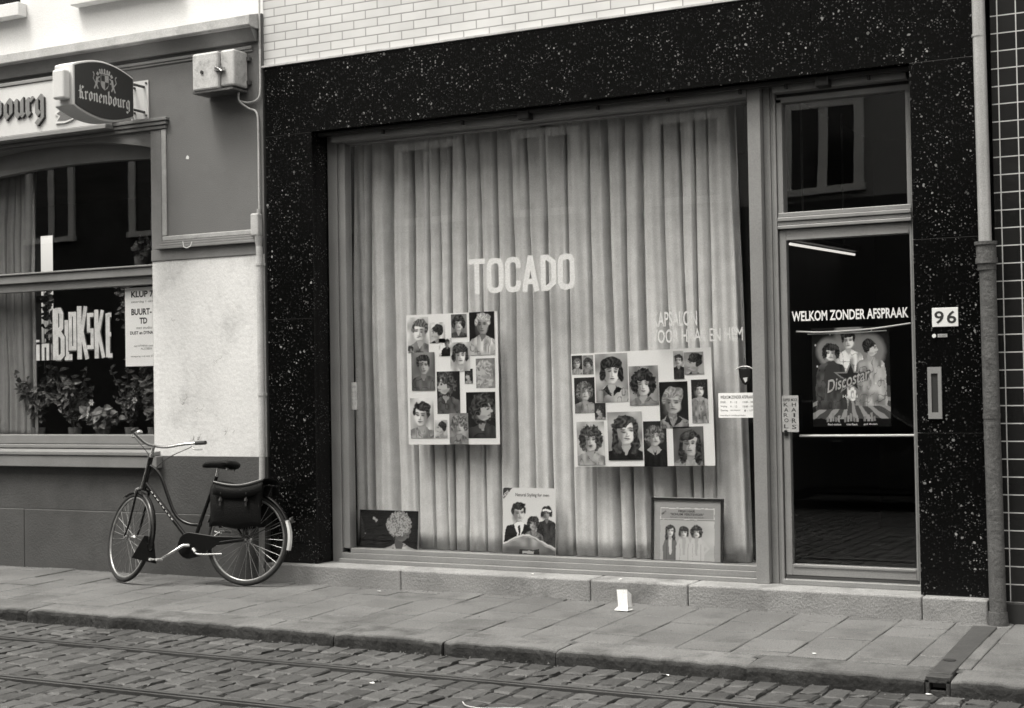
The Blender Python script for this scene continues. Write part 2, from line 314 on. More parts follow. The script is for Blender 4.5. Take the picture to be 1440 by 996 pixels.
# ------------------------------------------------------------------ the setting: ground, pavement, kerb, road
g = MB()
for (x0, x1, y0, y1) in ((-90, 90, -60, -1.60),): g.add([(x0,y0,-.20),(x1,y0,-.20),(x1,y1,-.20),(x0,y1,-.20)], [(0,1,2,3)])
tag(obj('ground', g, M['roaddirt'], base=(0,0,-.20)), kind='structure')
rd = MB(); rnd = random.Random(3)
RAILS = (-2.285, -3.270)
x = -15.
while x < 6:
    wd = rnd.uniform(.125, .155); y = -1.715 - rnd.uniform(0, .02)
    while y > -8.6:
        ln = rnd.uniform(.15, .235); near_kerb = y > -2.0
        y0, y1 = y-ln, y; gap = .0075
        hit = [r_ for r_ in RAILS if y0 < r_+.055 and y1 > r_-.055]
        if hit:
            r_ = hit[0]
            if y1 > r_+.10: y0 = r_+.055; nxt = r_-.055
            else: y = r_-.055; continue
        else: nxt = y0
        if y1-y0 > .05:
            hz = -.118 + rnd.uniform(-.005, .004) + max(0, (y0+2.15)*.012); tx = rnd.uniform(-.03, .03); ty = rnd.uniform(-.025, .025)
            cx, cy = x+wd/2, (y0+y1)/2; a = wd/2-gap; b = (y1-y0)/2-gap; col = rnd.choice([.72,.85,1.,1.,1.12,1.3])*rnd.uniform(.9,1.1)
            vs = []; K = 5; us = (-1, -.86, 0, .86, 1); jx = [rnd.uniform(-.008,.008) for _ in range(25)]; jy = [rnd.uniform(-.008,.008) for _ in range(25)]
            for i, u in enumerate(us):
                for j, v in enumerate(us):
                    e = max(abs(u), abs(v)); dz = -.011 if e == 1 else (-.001 if e > .8 else .002)
                    if abs(u) == 1 and abs(v) == 1: u_, v_, dz = u*.93, v*.93, -.015
                    else: u_, v_ = u, v
                    vs.append((cx+u_*a+jx[i*5+j], cy+v_*b+jy[i*5+j], hz+dz+tx*u*a+ty*v*b+rnd.uniform(-.002,.002)))
            fs = [(i*5+j, (i+1)*5+j, (i+1)*5+j+1, i*5+j+1) for i in range(4) for j in range(4)]
            rim = [0,5,10,15,20,21,22,23,24,19,14,9,4,3,2,1]; o = len(vs)
            vs += [(vs[k][0], vs[k][1], -.17) for k in rim]; fs += [(rim[k], rim[(k+1) % 16], o+(k+1) % 16, o+k) for k in range(16)]
            rd.add(vs, fs, col)
        y = nxt
    x += wd
tag(obj('road', rd, M['sett'], base=(0,-2,-.2), smooth=False), kind='structure')
g = MB(); g.add([(-60,-40,-.134),(60,-40,-.134),(60,-1.72,-.134),(-60,-1.72,-.134)], [(0,1,2,3)])
tag(obj('road_bed', g, M['roaddirt'], base=(0,-5,-.2)), kind='structure')
for i, yr in enumerate(RAILS):
    g = MB(); g.box(-15, 8, yr+.004, yr+.040, -.17, -.110); g.box(-15, 8, yr-.040, yr-.028, -.17, -.111); g.box(-15, 8, yr-.028, yr+.004, -.17, -.145)
    o = obj('tram_rail', g, M['rail'], bevel=.004)
    tag(o, ['grooved steel tram rail set in the setts, the one nearer the kerb', 'grooved steel tram rail set in the setts, the one farther from the kerb'][i], 'rail', 'tram rails in the road')
# pavement slabs
pv = MB(); pw_ = .332; k = 0; x = -15.1
while x < 8:
    y = -.0 if k % 2 else .16
    while y > -1.42:
        y0 = max(y-.332, -1.425); y1 = min(y, .05)
        if y1-y0 > .03 and not (x+pw_ > -1.70 and x < -1.56 and False):
            zt = rnd.uniform(-.0025, .0025); tx = rnd.uniform(-.003,.003); ty = rnd.uniform(-.003,.003); gx = .0028
            sl0 = lambda yy: yy*.018 - .002
            c = rnd.choice([.88,.94,1,1,1.04,1.1])*rnd.uniform(.96,1.04)
            b_ = .006; vs = []
            for (xx, yy, dz) in ((x+gx,y0+gx,-.004),(x+pw_-gx,y0+gx,-.004),(x+pw_-gx,y1-gx,-.004),(x+gx,y1-gx,-.004),(x+gx+b_,y0+gx+b_,0),(x+pw_-gx-b_,y0+gx+b_,0),(x+pw_-gx-b_,y1-gx-b_,0),(x+gx+b_,y1-gx-b_,0)):
                vs.append((xx, yy, sl0(yy)+zt+dz+tx*(xx-x)*3+ty*(yy-y0)*3))
            vs += [(v[0], v[1], -.06) for v in vs[:4]]
            pv.add(vs, [(4,5,6,7),(0,1,5,4),(1,2,6,5),(2,3,7,6),(3,0,4,7),(8,9,1,0),(9,10,2,1),(10,11,3,2),(11,8,0,3)], c)
        y -= .332
    x += pw_; k += 1
tag(obj('pavement', pv, M['slab'], base=(0,-.7,-.06)), kind='structure')
g = MB(); g.add([(-60,-1.5,-.036),(60,-1.5,-.036),(60,.3,-.006),(-60,.3,-.006)], [(0,1,2,3)])
tag(obj('pavement_bed', g, M['joint'], base=(0,-.7,-.06)), kind='structure')
# kerb: separate worn stones with rounded noses
kb = MB()
joints = [-15,-13.7,-12.4,-11.1,-9.75,-8.95,-7.97,-5.9,-5.33,-4.54,-3.78,-2.63,-1.672, None, -1.545, -.4, .8, 2.1, 3.4, 5, 8]
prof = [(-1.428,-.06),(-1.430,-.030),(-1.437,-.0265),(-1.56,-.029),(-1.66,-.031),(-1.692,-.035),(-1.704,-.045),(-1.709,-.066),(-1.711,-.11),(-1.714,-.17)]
for a, b in zip(joints[:-1], joints[1:]):
    if a is None or b is None: continue
    a += .004; b -= .004; n = max(3, int((b-a)/.035)); vs = []; cl_ = []; hz = rnd.uniform(-.004, .004); hy = rnd.uniform(-.008, .008); c = rnd.uniform(.8, 1.2)
    ph = [rnd.uniform(0, 6.3) for _ in range(4)]
    for i in range(n+1):
        xx = a+(b-a)*i/n; e = min(i, n-i); er = .010 if e == 0 else (.003 if e == 1 else 0)
        wv = .008*math.sin(xx*7+ph[0]) + .006*math.sin(xx*17+ph[1]) + .004*math.sin(xx*41+ph[2]) + rnd.uniform(-.003,.003)
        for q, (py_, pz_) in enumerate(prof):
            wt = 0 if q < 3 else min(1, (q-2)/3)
            cl_.append(c*(1. if q < 5 else (.8 if q == 5 else (.34 if q == 6 else .20)))*(1+.25*math.sin(xx*9+ph[3])*(q > 4)))  # nose and face darkened in the colour: grime plus shade of the upright side
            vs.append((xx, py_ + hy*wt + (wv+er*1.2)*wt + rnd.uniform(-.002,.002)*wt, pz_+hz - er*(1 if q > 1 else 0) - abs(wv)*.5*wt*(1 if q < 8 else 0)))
    m_ = len(prof); fs = [(i*m_+q, (i+1)*m_+q, (i+1)*m_+q+1, i*m_+q+1) for i in range(n) for q in range(m_-1)]
    fs += [tuple(range(m_)), tuple(n*m_+q for q in range(m_))[::-1]]
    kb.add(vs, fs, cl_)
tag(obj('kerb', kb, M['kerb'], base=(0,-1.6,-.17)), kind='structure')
# drain channel across the pavement, with its outlet through the kerb
dr = thing('drain_channel', 'dark metal drain channel crossing the pavement from the downpipe to the kerb', 'drain', (-1.625,-.9,-.02))
g = MB(); fr_ = (Vector((0,0,0)), X, Y, Z)
zt = lambda yy: yy*.018+.005
g.add([(-1.70,-.20,zt(-.2)),(-1.56,-.20,zt(-.2)),(-1.555,-1.60,zt(-1.6)),(-1.668,-1.60,zt(-1.6)),(-1.70,-.20,-.06),(-1.56,-.20,-.06),(-1.555,-1.60,-.06),(-1.668,-1.60,-.06)], [(0,1,2,3),(0,4,5,1),(1,5,6,2),(2,6,7,3),(3,7,4,0)])
obj('cover_plate', g, M['draincover'], dr, bevel=.003)
g = MB(); g.tube([(-1.63,-1.27,zt(-1.27)-.004),(-1.63,-1.27,zt(-1.27)+.004)], .035, 16); obj('cover_hole_disc', g, M['ink'], dr)  # black disc in place of the hole, its inner dark put into the colour
g = MB(); g.box(-1.670,-1.650,-1.69,-1.60,-.16,-.045); g.box(-1.566,-1.546,-1.69,-1.60,-.16,-.045); g.box(-1.650,-1.566,-1.68,-1.60,-.16,-.100); g.box(-1.670,-1.546,-1.69,-1.60,-.062,-.028)
obj('outlet', g, M['draincover'], dr, bevel=.003)

# ------------------------------------------------------------------ hairdresser's building
shop = thing('shop_building', 'hairdresser shop front clad in black speckled granite under white brick', 'building', (-4.35, .3, 0))
g = MB(); g.box(-7.12,-1.56,.02,.45,4.056,9.6); obj('upper_wall', g, M['brick'], shop)
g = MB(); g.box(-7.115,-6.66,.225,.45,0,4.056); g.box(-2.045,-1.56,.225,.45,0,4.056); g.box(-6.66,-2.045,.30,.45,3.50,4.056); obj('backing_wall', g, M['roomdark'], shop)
gp = .0012
def panel(x0, x1, z0, z1, y1=.223, y0=0.):
    g = MB(); g.box(x0+gp, x1-gp, y0, y1, z0+gp, z1-gp); return obj('granite_panel', g, M['granite'], shop, bevel=.0015)
lx = [-7.10,-6.09,-5.0,-3.74,-2.68,-1.63]
for a, b in zip(lx[:-1], lx[1:]): panel(a, b, 3.50, 4.05)
for a, b in ((.142,.30),(.30,.62),(.62,2.05),(2.05,3.50)): panel(-7.10, -6.655, a, b)
for a, b in ((.142,.31),(.31,1.16),(1.16,2.38),(2.38,3.50)): panel(-2.052, -1.63, a, b)
g = MB(); g.box(-7.12,-1.60,-.012,.018,4.052,4.066); obj('granite_coping', g, M['cornice'], shop)
for a, b in zip([-7.10,-5.85,-4.30,-3.58,-2.03], [-5.85,-4.30,-3.58,-2.03,-1.63]):
    g = MB(); g.box(a+.002, b-.002, -.08, .30, -.03, .142); obj('step_stone', g, M['sill'], shop, bevel=.012)
# roof and sides
g = MB(); g.prism([(.02,9.6),(8.5,9.6),(4.2,12.2)], (Vector((-7.12,0,0)), Y, Z, X), 0, 5.56); obj('roof', g, M['roof'], shop)
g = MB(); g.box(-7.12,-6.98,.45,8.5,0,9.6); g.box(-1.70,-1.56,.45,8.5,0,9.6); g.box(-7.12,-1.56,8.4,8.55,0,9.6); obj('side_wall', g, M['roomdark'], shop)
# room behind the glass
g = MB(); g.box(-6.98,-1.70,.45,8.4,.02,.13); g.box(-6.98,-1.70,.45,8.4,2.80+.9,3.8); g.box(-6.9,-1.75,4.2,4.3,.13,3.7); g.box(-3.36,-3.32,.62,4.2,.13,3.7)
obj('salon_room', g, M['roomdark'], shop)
g = MB(); g.box(-6.648,-3.17,.285,.62,.16,.235); obj('display_shelf', g, M['trim'], shop, bevel=.004)
# window frame
wf = MB()
wf.box(-6.648,-6.56,.20,.29,.142,3.495); wf.box(-6.56,-6.535,.215,.29,.25,3.43); wf.box(-6.535,-6.485,.20,.29,.25,3.43)
wf.box(-6.56,-3.17,.125,.29,3.425,3.485); wf.box(-6.485,-3.17,.225,.29,3.41,3.434)
wf.box(-6.56,-3.17,.15,.29,.142,.172); wf.box(-6.56,-3.17,.19,.29,.173,.215); wf.box(-6.485,-3.17,.205,.29,.216,.250)
obj('window_frame', wf, M['alu'], shop, bevel=.003)
mu = MB(); mu.box(-3.168,-3.078,.13,.30,.142,3.495); obj('mullion', mu, M['alu'], shop, bevel=.004)
g = MB(); g.box(-3.076,-3.03,.19,.30,.142,3.495); g.box(-3.03,-3.012,.20,.30,.142,3.495); g.box(-3.010,-2.990,.185,.30,.142,3.495)
obj('door_jamb', g, M['alu'], shop, bevel=.003)
g = MB(); g.box(-2.10,-2.054,.20,.30,.142,3.495); obj('door_jamb', g, M['alu'], shop, bevel=.003)
wg = MB(); wg.box(-6.50,-3.16,.240,.246,.24,3.44); pane = obj('window_glass', wg, M['glass'], shop)
# fanlight
fl = MB(); fl.box(-2.988,-2.10,.125,.30,3.432,3.485); fl.box(-2.988,-2.950,.20,.30,2.63,3.40); fl.box(-2.988,-2.10,.20,.30,3.372,3.41); fl.box(-2.125,-2.10,.20,.30,2.63,3.372)
obj('fanlight_frame', fl, M['alu'], shop, bevel=.003)
g = MB(); g.box(-2.955,-2.12,.242,.248,2.62,3.38); obj('fanlight_glass', g, M['glass'], shop)
g = MB(); g.box(-2.988,-2.10,.215,.30,3.411,3.434); obj('shadow_gap', g, M['aludark'], shop)
tr = MB(); tr.box(-2.988,-2.10,.195,.30,2.60,2.630); tr.box(-2.988,-2.10,.180,.30,2.572,2.597); tr.box(-2.988,-2.10,.190,.30,2.545,2.569); tr.box(-2.988,-2.10,.180,.30,2.520,2.542)
obj('transom', tr, M['alu'], shop, bevel=.003)
# door
door = MB(); door.box(-2.985,-2.938,.205,.26,.20,2.515); door.box(-2.118,-2.102,.205,.26,.20,2.515); door.box(-2.938,-2.118,.205,.26,2.440,2.515); door.box(-2.938,-2.118,.205,.26,.20,.275)
dr_ = obj('door', door, M['alu'], shop, bevel=.004)
g = MB(); g.box(-2.945,-2.11,.228,.234,.268,2.447); obj('door_glass', g, M['glass'], dr_)
for zz in (.258, 2.446): g = MB(); g.box(-2.930,-2.126,.198,.2045,zz,zz+.010); obj('glazing_bead', g, M['alu'], dr_)
g = MB(); g.tube([(-2.962,.205,1.160),(-2.962,.190,1.160)], .013, 14); g.box(-2.974,-2.950,.194,.204,1.13,1.20); obj('lock', g, M['black'], dr_)
g = MB(); g.box(-2.99,-2.06,.155,.30,.142,.178); obj('threshold', g, M['alu'], shop, bevel=.004)
g = MB(); g.box(-2.985,-2.105,.20,.30,.179,.197); obj('threshold_gap', g, M['aludark'], shop)
# blind rail under the granite, with brackets
bl = thing('awning_rail', 'thin black awning rail with brackets under the granite lintel', 'rail', (-4.35,.09,3.46))
g = MB(); g.box(-6.64,-2.06,.06,.11,3.468,3.497); obj('rail', g, M['black'], bl, bevel=.003)
for xx in (-4.83,-2.63): g = MB(); g.box(xx-.045,xx+.045,.05,.14,3.425,3.495); obj('bracket', g, M['black'], bl, bevel=.008)
for xx in (-6.05,-5.35,-4.25,-3.72,-3.2,-2.88,-2.33): g = MB(); g.box(xx-.008,xx+.008,.07,.10,3.440,3.47); obj('hook', g, M['black'], bl)
# lettering on the window
TO = MB(); fr0 = front(0, .238, 0)
def glyph_tall(ch, x0, x1, z0, z1, th, fr, mb, d0=0, d1=.0006):
    a, b, c, d_ = x0+th/2, x1-th/2, z0+th/2, z1-th/2; h = (z1-z0); r_ = min((x1-x0)*.32, h*.3)
    mx = (x0+x1)/2; mz = (z0+z1)/2
    oval = [(a, c+r_*.8), (a+r_*.35, c+r_*.15), (mx, c), (b-r_*.35, c+r_*.15), (b, c+r_*.8), (b, d_-r_*.8), (b-r_*.35, d_-r_*.15), (mx, d_), (a+r_*.35, d_-r_*.15), (a, d_-r_*.8)]
    q = lambda pts, closed=False, k=0: strip(mb, pts, th, fr, d0+k*.0003, d1+k*.0003, closed)
    if ch == 'T': q([(x0, d_), (x1, d_)]); q([(mx, z0), (mx, z1-th)])
    elif ch == 'O': q(oval, True)
    elif ch == 'C': q([(b, mz+h*.18)] + oval[5:] + oval[:5] + [(b, mz-h*.18)])
    elif ch == 'A': q([(a, z0), (mx, z1)]); q([(b, z0), (mx, z1)], k=1); q([(a+th*.5, z0+h*.28), (b-th*.5, z0+h*.28)], k=2)
    elif ch == 'D': q([(a, c), (mx-.01, c), (b, c+r_), (b, d_-r_), (mx-.01, d_), (a, d_)], True)
for ch, a, b in (('T',-5.405,-5.265),('O',-5.25,-5.11),('C',-5.095,-4.965),('A',-4.955,-4.815),('D',-4.80,-4.675),('O',-4.66,-4.525)):
    glyph_tall(ch, a, b, 2.188, 2.452, .040, fr0, TO)
obj('shop_name_lettering', TO, M['letterglass'], pane)
t = text_mb('KAPSALON', front(-3.925,.2385,1.895), .33, .105, bold=.012); text_mb('VOOR HAAR EN HEM', front(-3.935,.2385,1.78), .67, .095, bold=.012, mb=t)
obj('service_lettering', t, M['letterfaint'], pane)
t = text_mb('WELKOM ZONDER AFSPRAAK', front(-2.915,.226,1.898), .775, .068, bold=.022); obj('welcome_lettering', t, M['letterwhite'], dr_)

# curtain in the window
def curtain(name, x0, x1, y, z0, z1, m_, seed, pitch=.15, depth=.075, taper=0.):
    rg = np.random.RandomState(seed); nx = int((x1-x0)/.006); nz = 26
    u = np.linspace(0, 1, nx); fold = []; pos = 0
    while pos < (x1-x0)+.4: fold.append(pos); pos += pitch*rg.uniform(.55, 1.5)
    fold = np.array(fold); amp = rg.uniform(.35, 1.2, len(fold)); skew = rg.uniform(.25, .75, len(fold)); flat = rg.uniform(.75, 1.35, len(fold))
    vs = []; fs = []
    sh = rg.uniform(-1, 1, len(fold)); sh2 = rg.uniform(-1, 1, len(fold))
    for k in range(nz):
        v = k/(nz-1); ff = fold + .035*sh*(v-.5) + .02*sh2*math.sin(v*3.2); ff = np.sort(ff)
        xx = u*(x1-x0); i = np.clip(np.searchsorted(ff, xx, 'right')-1, 0, len(ff)-2)
        t_ = (xx-ff[i])/(ff[i+1]-ff[i]); t_ = np.clip(t_, 0, 1)
        s_ = skew[i]; tri = np.where(t_ < s_, t_/s_, (1-t_)/(1-s_)); 
        pr = 1-np.clip(tri/(1-flat[i]*.6), 0, 1); pr = pr**2*(3-2*pr)     # 1 in the creases, 0 on the flats
        yy = y + depth*amp[i]*pr*(.75+.25*v) + .012*np.sin(xx*31+sh[i]*5) + .006*np.sin(xx*83+v*3) + .010*np.sin(v*5.5+xx*2.7) + .004*np.sin(v*17+xx*11)*(1-pr)
        xr = x0 + xx + .03*(1-v)*u*taper
        zz = z0+(z1-z0)*v
        for a_, b_ in zip(xr, yy): vs.append((a_, b_, zz))
    for k in range(nz-1):
        for i in range(nx-1): fs.append((k*nx+i, k*nx+i+1, (k+1)*nx+i+1, (k+1)*nx+i))
    mb = MB(); mb.add(vs, fs); o = obj(name, mb, m_, smooth=True)
    so_ = o.modifiers.new('thickness', 'SOLIDIFY'); so_.thickness = .0015; return o
tag(curtain('curtain', -6.60, -3.36, .43, .24, 3.46, M['curtain'], 8, .138, .150, 1.5), 'pale full length pleated curtain drawn across the wide salon window', 'curtain')
t = MB(); t.tube([(-6.64,.46,3.465),(-3.18,.46,3.465)], .012, 8); tag(obj('curtain_rod', t, M['alu']), 'thin rod at the top of the wide salon window carrying the pale curtain', 'curtain rod')

# ------------------------------------------------------------------ printed pictures: tones computed on a grid
class Cv:
    def __init__(s, w_, h_, res=.0042, bg=.5, seed=0):
        s.W, s.H = w_, h_; s.nx = max(10, int(w_/res)); s.ny = max(10, int(h_/res)); s.rg = np.random.RandomState(seed)
        s.x, s.y = np.meshgrid(np.linspace(0, w_, s.nx), np.linspace(0, h_, s.ny)); s.a = np.full(s.x.shape, float(bg)); s.px = w_/s.nx; s.gx, s.gy = s.x, s.y
    def warp(s, amp, cell):
        s.x = s.gx + (s.noise(cell)-.5)*2*amp + (s.noise(cell*.45)-.5)*amp; s.y = s.gy + (s.noise(cell)-.5)*2*amp + (s.noise(cell*.45)-.5)*amp; return s
    def noise(s, cell, cy=None):
        gx = int(s.W/cell)+3; gy = int(s.H/(cy or cell))+3; G = s.rg.rand(gy, gx); fx = s.gx/s.W*(gx-1.01); fy = s.gy/s.H*(gy-1.01)
        i = fx.astype(int); j = fy.astype(int); a = fx-i; b = fy-j; a = a*a*(3-2*a); b = b*b*(3-2*b)
        return (G[j,i]*(1-a)+G[j,i+1]*a)*(1-b)+(G[j+1,i]*(1-a)+G[j+1,i+1]*a)*b
    def put(s, m_, tone, al=1.): m_ = np.clip(m_, 0, 1)*al; s.a = s.a*(1-m_)+tone*m_
    def ell(s, cx, cy, rx, ry, tone, al=1., rot=0., rag=0., cell=None, soft=None):
        c, n_ = math.cos(rot), math.sin(rot); dx, dy = s.x-cx, s.y-cy; u = (dx*c+dy*n_)/rx; v = (-dx*n_+dy*c)/ry
        d_ = 1-np.sqrt(u*u+v*v+1e-9)
        if rag: d_ = d_+(s.noise(cell or rx*.3)-.5)*rag
        sf = soft if soft is not None else s.px/min(rx, ry)*1.2
        mk = np.clip(d_/sf+.5, 0, 1); s.put(mk, tone, al); return mk
    def rect(s, x0, x1, y0, y1, tone, al=1.): s.put(((s.x >= x0)&(s.x <= x1)&(s.y >= y0)&(s.y <= y1)).astype(float), tone, al)
    def poly(s, P, tone, al=1.):
        ins = np.zeros(s.x.shape, bool); n_ = len(P)
        for i in range(n_):
            (xa, ya), (xb, yb) = P[i], P[(i+1) % n_]
            if ya == yb: continue
            c = ((ya > s.y) != (yb > s.y)) & (s.x < (xb-xa)*(s.y-ya)/(yb-ya)+xa); ins ^= c
        s.put(ins.astype(float), tone, al); return ins
    def build(s, name, fr, lift, m_, parent=None, rot=0., label=None):
        o, u, v, nn = fr; c, n_ = math.cos(rot), math.sin(rot)
        P = np.stack([s.gx.ravel(), s.gy.ravel()], 1); U = np.array(u); V = np.array(v); O = np.array(o)+np.array(nn)*lift
        pu = P[:,0]*c-P[:,1]*n_; pv_ = P[:,0]*n_+P[:,1]*c; co = O + pu[:,None]*U + pv_[:,None]*V
        nx, ny = s.nx, s.ny; idx = np.arange(nx*ny).reshape(ny, nx); f = np.stack([idx[:-1,:-1], idx[:-1,1:], idx[1:,1:], idx[1:,:-1]], -1).reshape(-1, 4)
        mb = MB(); mb.v = [tuple(p) for p in co]; mb.f = [tuple(int(k) for k in q) for q in f]; mb.c = [float(max(.004, min(.88, 1.12*t_**1.12))) for t_ in np.clip(s.a.ravel(), 0, 1)]
        # a back edge gives the sheet its thickness
        b0 = len(mb.v); cor = [0, nx-1, nx*ny-1, nx*(ny-1)]
        mb.v += [tuple(np.array(mb.v[k])-np.array(nn)*.0005) for k in cor]; mb.c += [.5]*4; mb.f += [(b0+3,b0+2,b0+1,b0)]
        return obj(name, mb, m_, parent, label=label)
def head(c, cx, cy, s, hair='short', ht=.02, skin=.55, turn=0., body=.1, collar=None, tilt=0., lit=1):
    """portrait: s = half the face width; turn -1..1, beyond .8 a profile"""
    sg = 1 if turn >= 0 else -1; prof = abs(turn) > .8
    if body is not None:
        sh_ = [(cx-.45*s,cy-1.30*s),(cx-1.0*s,cy-1.62*s),(cx-1.75*s,cy-1.85*s),(cx-2.15*s,cy-2.35*s),(cx-2.4*s,cy-3.6*s),(cx-2.5*s,cy-9*s),(cx+2.5*s,cy-9*s),(cx+2.4*s,cy-3.6*s),(cx+2.15*s,cy-2.35*s),(cx+1.75*s,cy-1.85*s),(cx+1.0*s,cy-1.62*s),(cx+.45*s,cy-1.30*s)]
        mk = c.poly(sh_, body).astype(float); fo_ = c.noise(s*.55, s*1.1); c.a = c.a*(1-mk*.45*(fo_-.35)*2)*(1-mk*.55*(np.abs(c.noise(s*.6, s*1.3)-.5) < .035)); c.a = c.a*(1-mk*.35*np.clip((c.x-cx)*-lit/(2.2*s), 0, 1))
        c.poly([(cx-.42*s, cy-1.35*s), (cx+.42*s, cy-1.35*s), (cx+.10*s, cy-2.2*s), (cx-.10*s, cy-2.2*s)], skin*.75)
        if collar is not None:
            for q in (-1, 1): c.poly([(cx+q*.42*s, cy-1.25*s), (cx+q*1.0*s, cy-1.75*s), (cx+q*.1*s, cy-2.5*s)], collar)
    nk = c.ell(cx-.12*s*turn, cy-1.25*s, .42*s, .75*s, skin*.62)
    if hair == 'long': mk = c.ell(cx, cy-.15*s, 1.25*s, 1.60*s, ht, rag=.12, cell=s*.25); c.ell(cx-.90*s, cy-1.2*s, .42*s, 1.0*s, ht, rag=.25, cell=s*.2); c.ell(cx+.90*s, cy-1.2*s, .42*s, 1.0*s, ht, rag=.25, cell=s*.2)
    elif hair == 'curly': mk = c.ell(cx-.1*s*turn, cy+.38*s, 1.28*s, 1.22*s, ht, rag=.20, cell=s*.16)
    elif hair == 'bob': mk = c.ell(cx, cy+.25*s, 1.28*s, 1.3*s, ht); c.rect(cx-1.28*s, cx+1.28*s, cy-.55*s, cy+.25*s, ht)
    elif hair == 'big': mk = c.ell(cx, cy+.12*s, 1.52*s, 1.6*s, ht, rag=.22, cell=s*.18)
    else: mk = c.ell(cx-.28*s*turn, cy+.45*s, 1.08*s, 1.10*s, ht, rag=.10, cell=s*.3)
    if not prof and hair in ('long','big','bob','curly'): c.poly([(cx-.38*s,cy-.9*s),(cx+.38*s,cy-.9*s),(cx+.46*s,cy-1.5*s),(cx+.10*s,cy-2.1*s),(cx-.10*s,cy-2.1*s),(cx-.46*s,cy-1.5*s)], skin*.72)
    if prof:
        c.ell(cx+.18*s*sg, cy-.12*s, .80*s, 1.02*s, skin); c.ell(cx+.98*s*sg, cy-.22*s, .20*s, .20*s, skin, rot=-.6*sg); c.ell(cx+.85*s*sg, cy-.62*s, .15*s, .20*s, skin*.9)
        c.ell(cx+.80*s*sg, cy-.58*s, .14*s, .05*s, .06, .8); c.ell(cx+.66*s*sg, cy+.08*s, .15*s, .09*s, .03); c.ell(cx+.68*s*sg, cy+.30*s, .24*s, .06*s, .03)
        c.ell(cx-.30*s*sg, cy-.15*s, .15*s, .26*s, skin*.55); c.ell(cx-.1*s*sg, cy-.75*s, .6*s, .25*s, skin*.5, .6, soft=.8)
        c.ell(cx-.28*s*sg, cy+.72*s, 1.0*s, .62*s, ht, rag=.3, cell=s*.25); c.ell(cx-.66*s*sg, cy+.15*s, .52*s, .75*s, ht, rag=.3, cell=s*.25)
    else:
        fx = cx+.14*s*turn; c.ell(fx, cy-.1*s, .82*s, 1.10*s, skin, rot=tilt)
        c.ell(fx-.60*s*lit, cy-.3*s, .44*s, 1.0*s, skin*.33, .8, soft=.9); c.ell(fx+.30*s*lit, cy-.25*s, .50*s, .62*s, min(.9, skin*1.45), .65, soft=.95); c.ell(fx+.1*s*lit, cy+.48*s, .5*s, .25*s, min(.9, skin*1.35), .5, soft=.9)
        for q in (-1, 1): c.ell(fx+q*.36*s+.16*s*turn, cy+.10*s, .30*s, .20*s, skin*.40, .55, soft=.8)
        for q in (-1, 1):
            ex = fx+q*.36*s+.16*s*turn; c.ell(ex, cy+.02*s, .19*s, .085*s, .025); c.ell(ex, cy+.24*s, .25*s, .055*s, .04, .9, rot=-q*.12); c.ell(ex, cy+.10*s, .22*s, .10*s, skin*.5, .5)
        c.ell(fx+.17*s*turn+.09*s*lit*-1, cy-.28*s, .09*s, .30*s, skin*.55, .8); c.ell(fx+.14*s*turn, cy-.47*s, .18*s, .06*s, skin*.3, .8)
        c.ell(fx+.14*s*turn, cy-.70*s, .28*s, .085*s, .07, .9); c.ell(fx+.1*s*turn, cy-.86*s, .2*s, .05*s, skin*.55, .7); c.ell(fx, cy-1.24*s, .42*s, .10*s, skin*.45, .5)
        if hair == 'bob': c.ell(cx, cy+.92*s, 1.08*s, .58*s, ht); c.poly([(cx-1.2*s, cy+.9*s), (cx+1.2*s, cy+.9*s), (cx+1.0*s, cy+.26*s), (cx, cy+.36*s), (cx-.9*s, cy+.22*s)], ht); c.ell(cx-1.02*s, cy-.2*s, .3*s, .75*s, ht); c.ell(cx+1.02*s, cy-.2*s, .28*s, .7*s, ht)
        elif hair == 'curly' or hair == 'big': c.ell(cx+.1*s, cy+.85*s, 1.1*s, .52*s, ht, rag=.3, cell=s*.16); c.ell(cx-1.0*s, cy+.0*s, .42*s, .9*s, ht, rag=.3, cell=s*.16); c.ell(cx+1.0*s, cy+.0*s, .42*s, .9*s, ht, rag=.3, cell=s*.16)
        elif hair == 'long': c.ell(cx-.25*s, cy+.8*s, 1.0*s, .45*s, ht, rag=.4, cell=s*.25, rot=.25); c.ell(cx-.98*s, cy-.3*s, .26*s, 1.15*s, ht, rag=.25, cell=s*.2); c.ell(cx+.98*s, cy-.3*s, .26*s, 1.15*s, ht, rag=.25, cell=s*.2)
        elif hair == 'quiff': c.ell(cx+.15*s, cy+1.0*s, 1.02*s, .5*s, ht, rag=.3, cell=s*.25, rot=.15*sg); c.ell(cx-.9*s, cy+.35*s, .22*s, .5*s, ht); c.ell(cx+.9*s, cy+.35*s, .22*s, .5*s, ht)
        else: c.ell(cx-.1*s, cy+.92*s, .95*s, .42*s, ht, rag=.4, cell=s*.25); c.ell(cx-.88*s, cy+.35*s, .2*s, .55*s, ht); c.ell(cx+.88*s, cy+.35*s, .2*s, .55*s, ht)
    # strands and sheen in the hair
    hm = np.clip((np.abs(c.a-ht) < .004).astype(float), 0, 1) * (((c.x-cx)/(2.1*s))**2+((c.y-cy)/(2.3*s))**2 < 1)
    an = np.arctan2(c.y-cy-.1*s, c.x-cx); rd_ = np.hypot(c.y-cy-.1*s, c.x-cx)/s
    wv = .5+.5*np.sin(an*(13 if hair in ('short','quiff','bob') else 7)+c.noise(s*.5)*9+rd_*3); hs_ = hm*np.clip(wv-.35, 0, 1)*(.5+c.noise(s*.25)); c.a = c.a + hs_*(.05+ht*(1.1 if ht < .2 else .45)) - hm*(1-wv)*ht*(.5 if ht < .2 else .3)
    st = c.noise(s*.13, s*.22); c.a = c.a + hm*np.clip(st-.5, 0, 1)*(.045+ht*(1.5 if ht < .2 else .5))
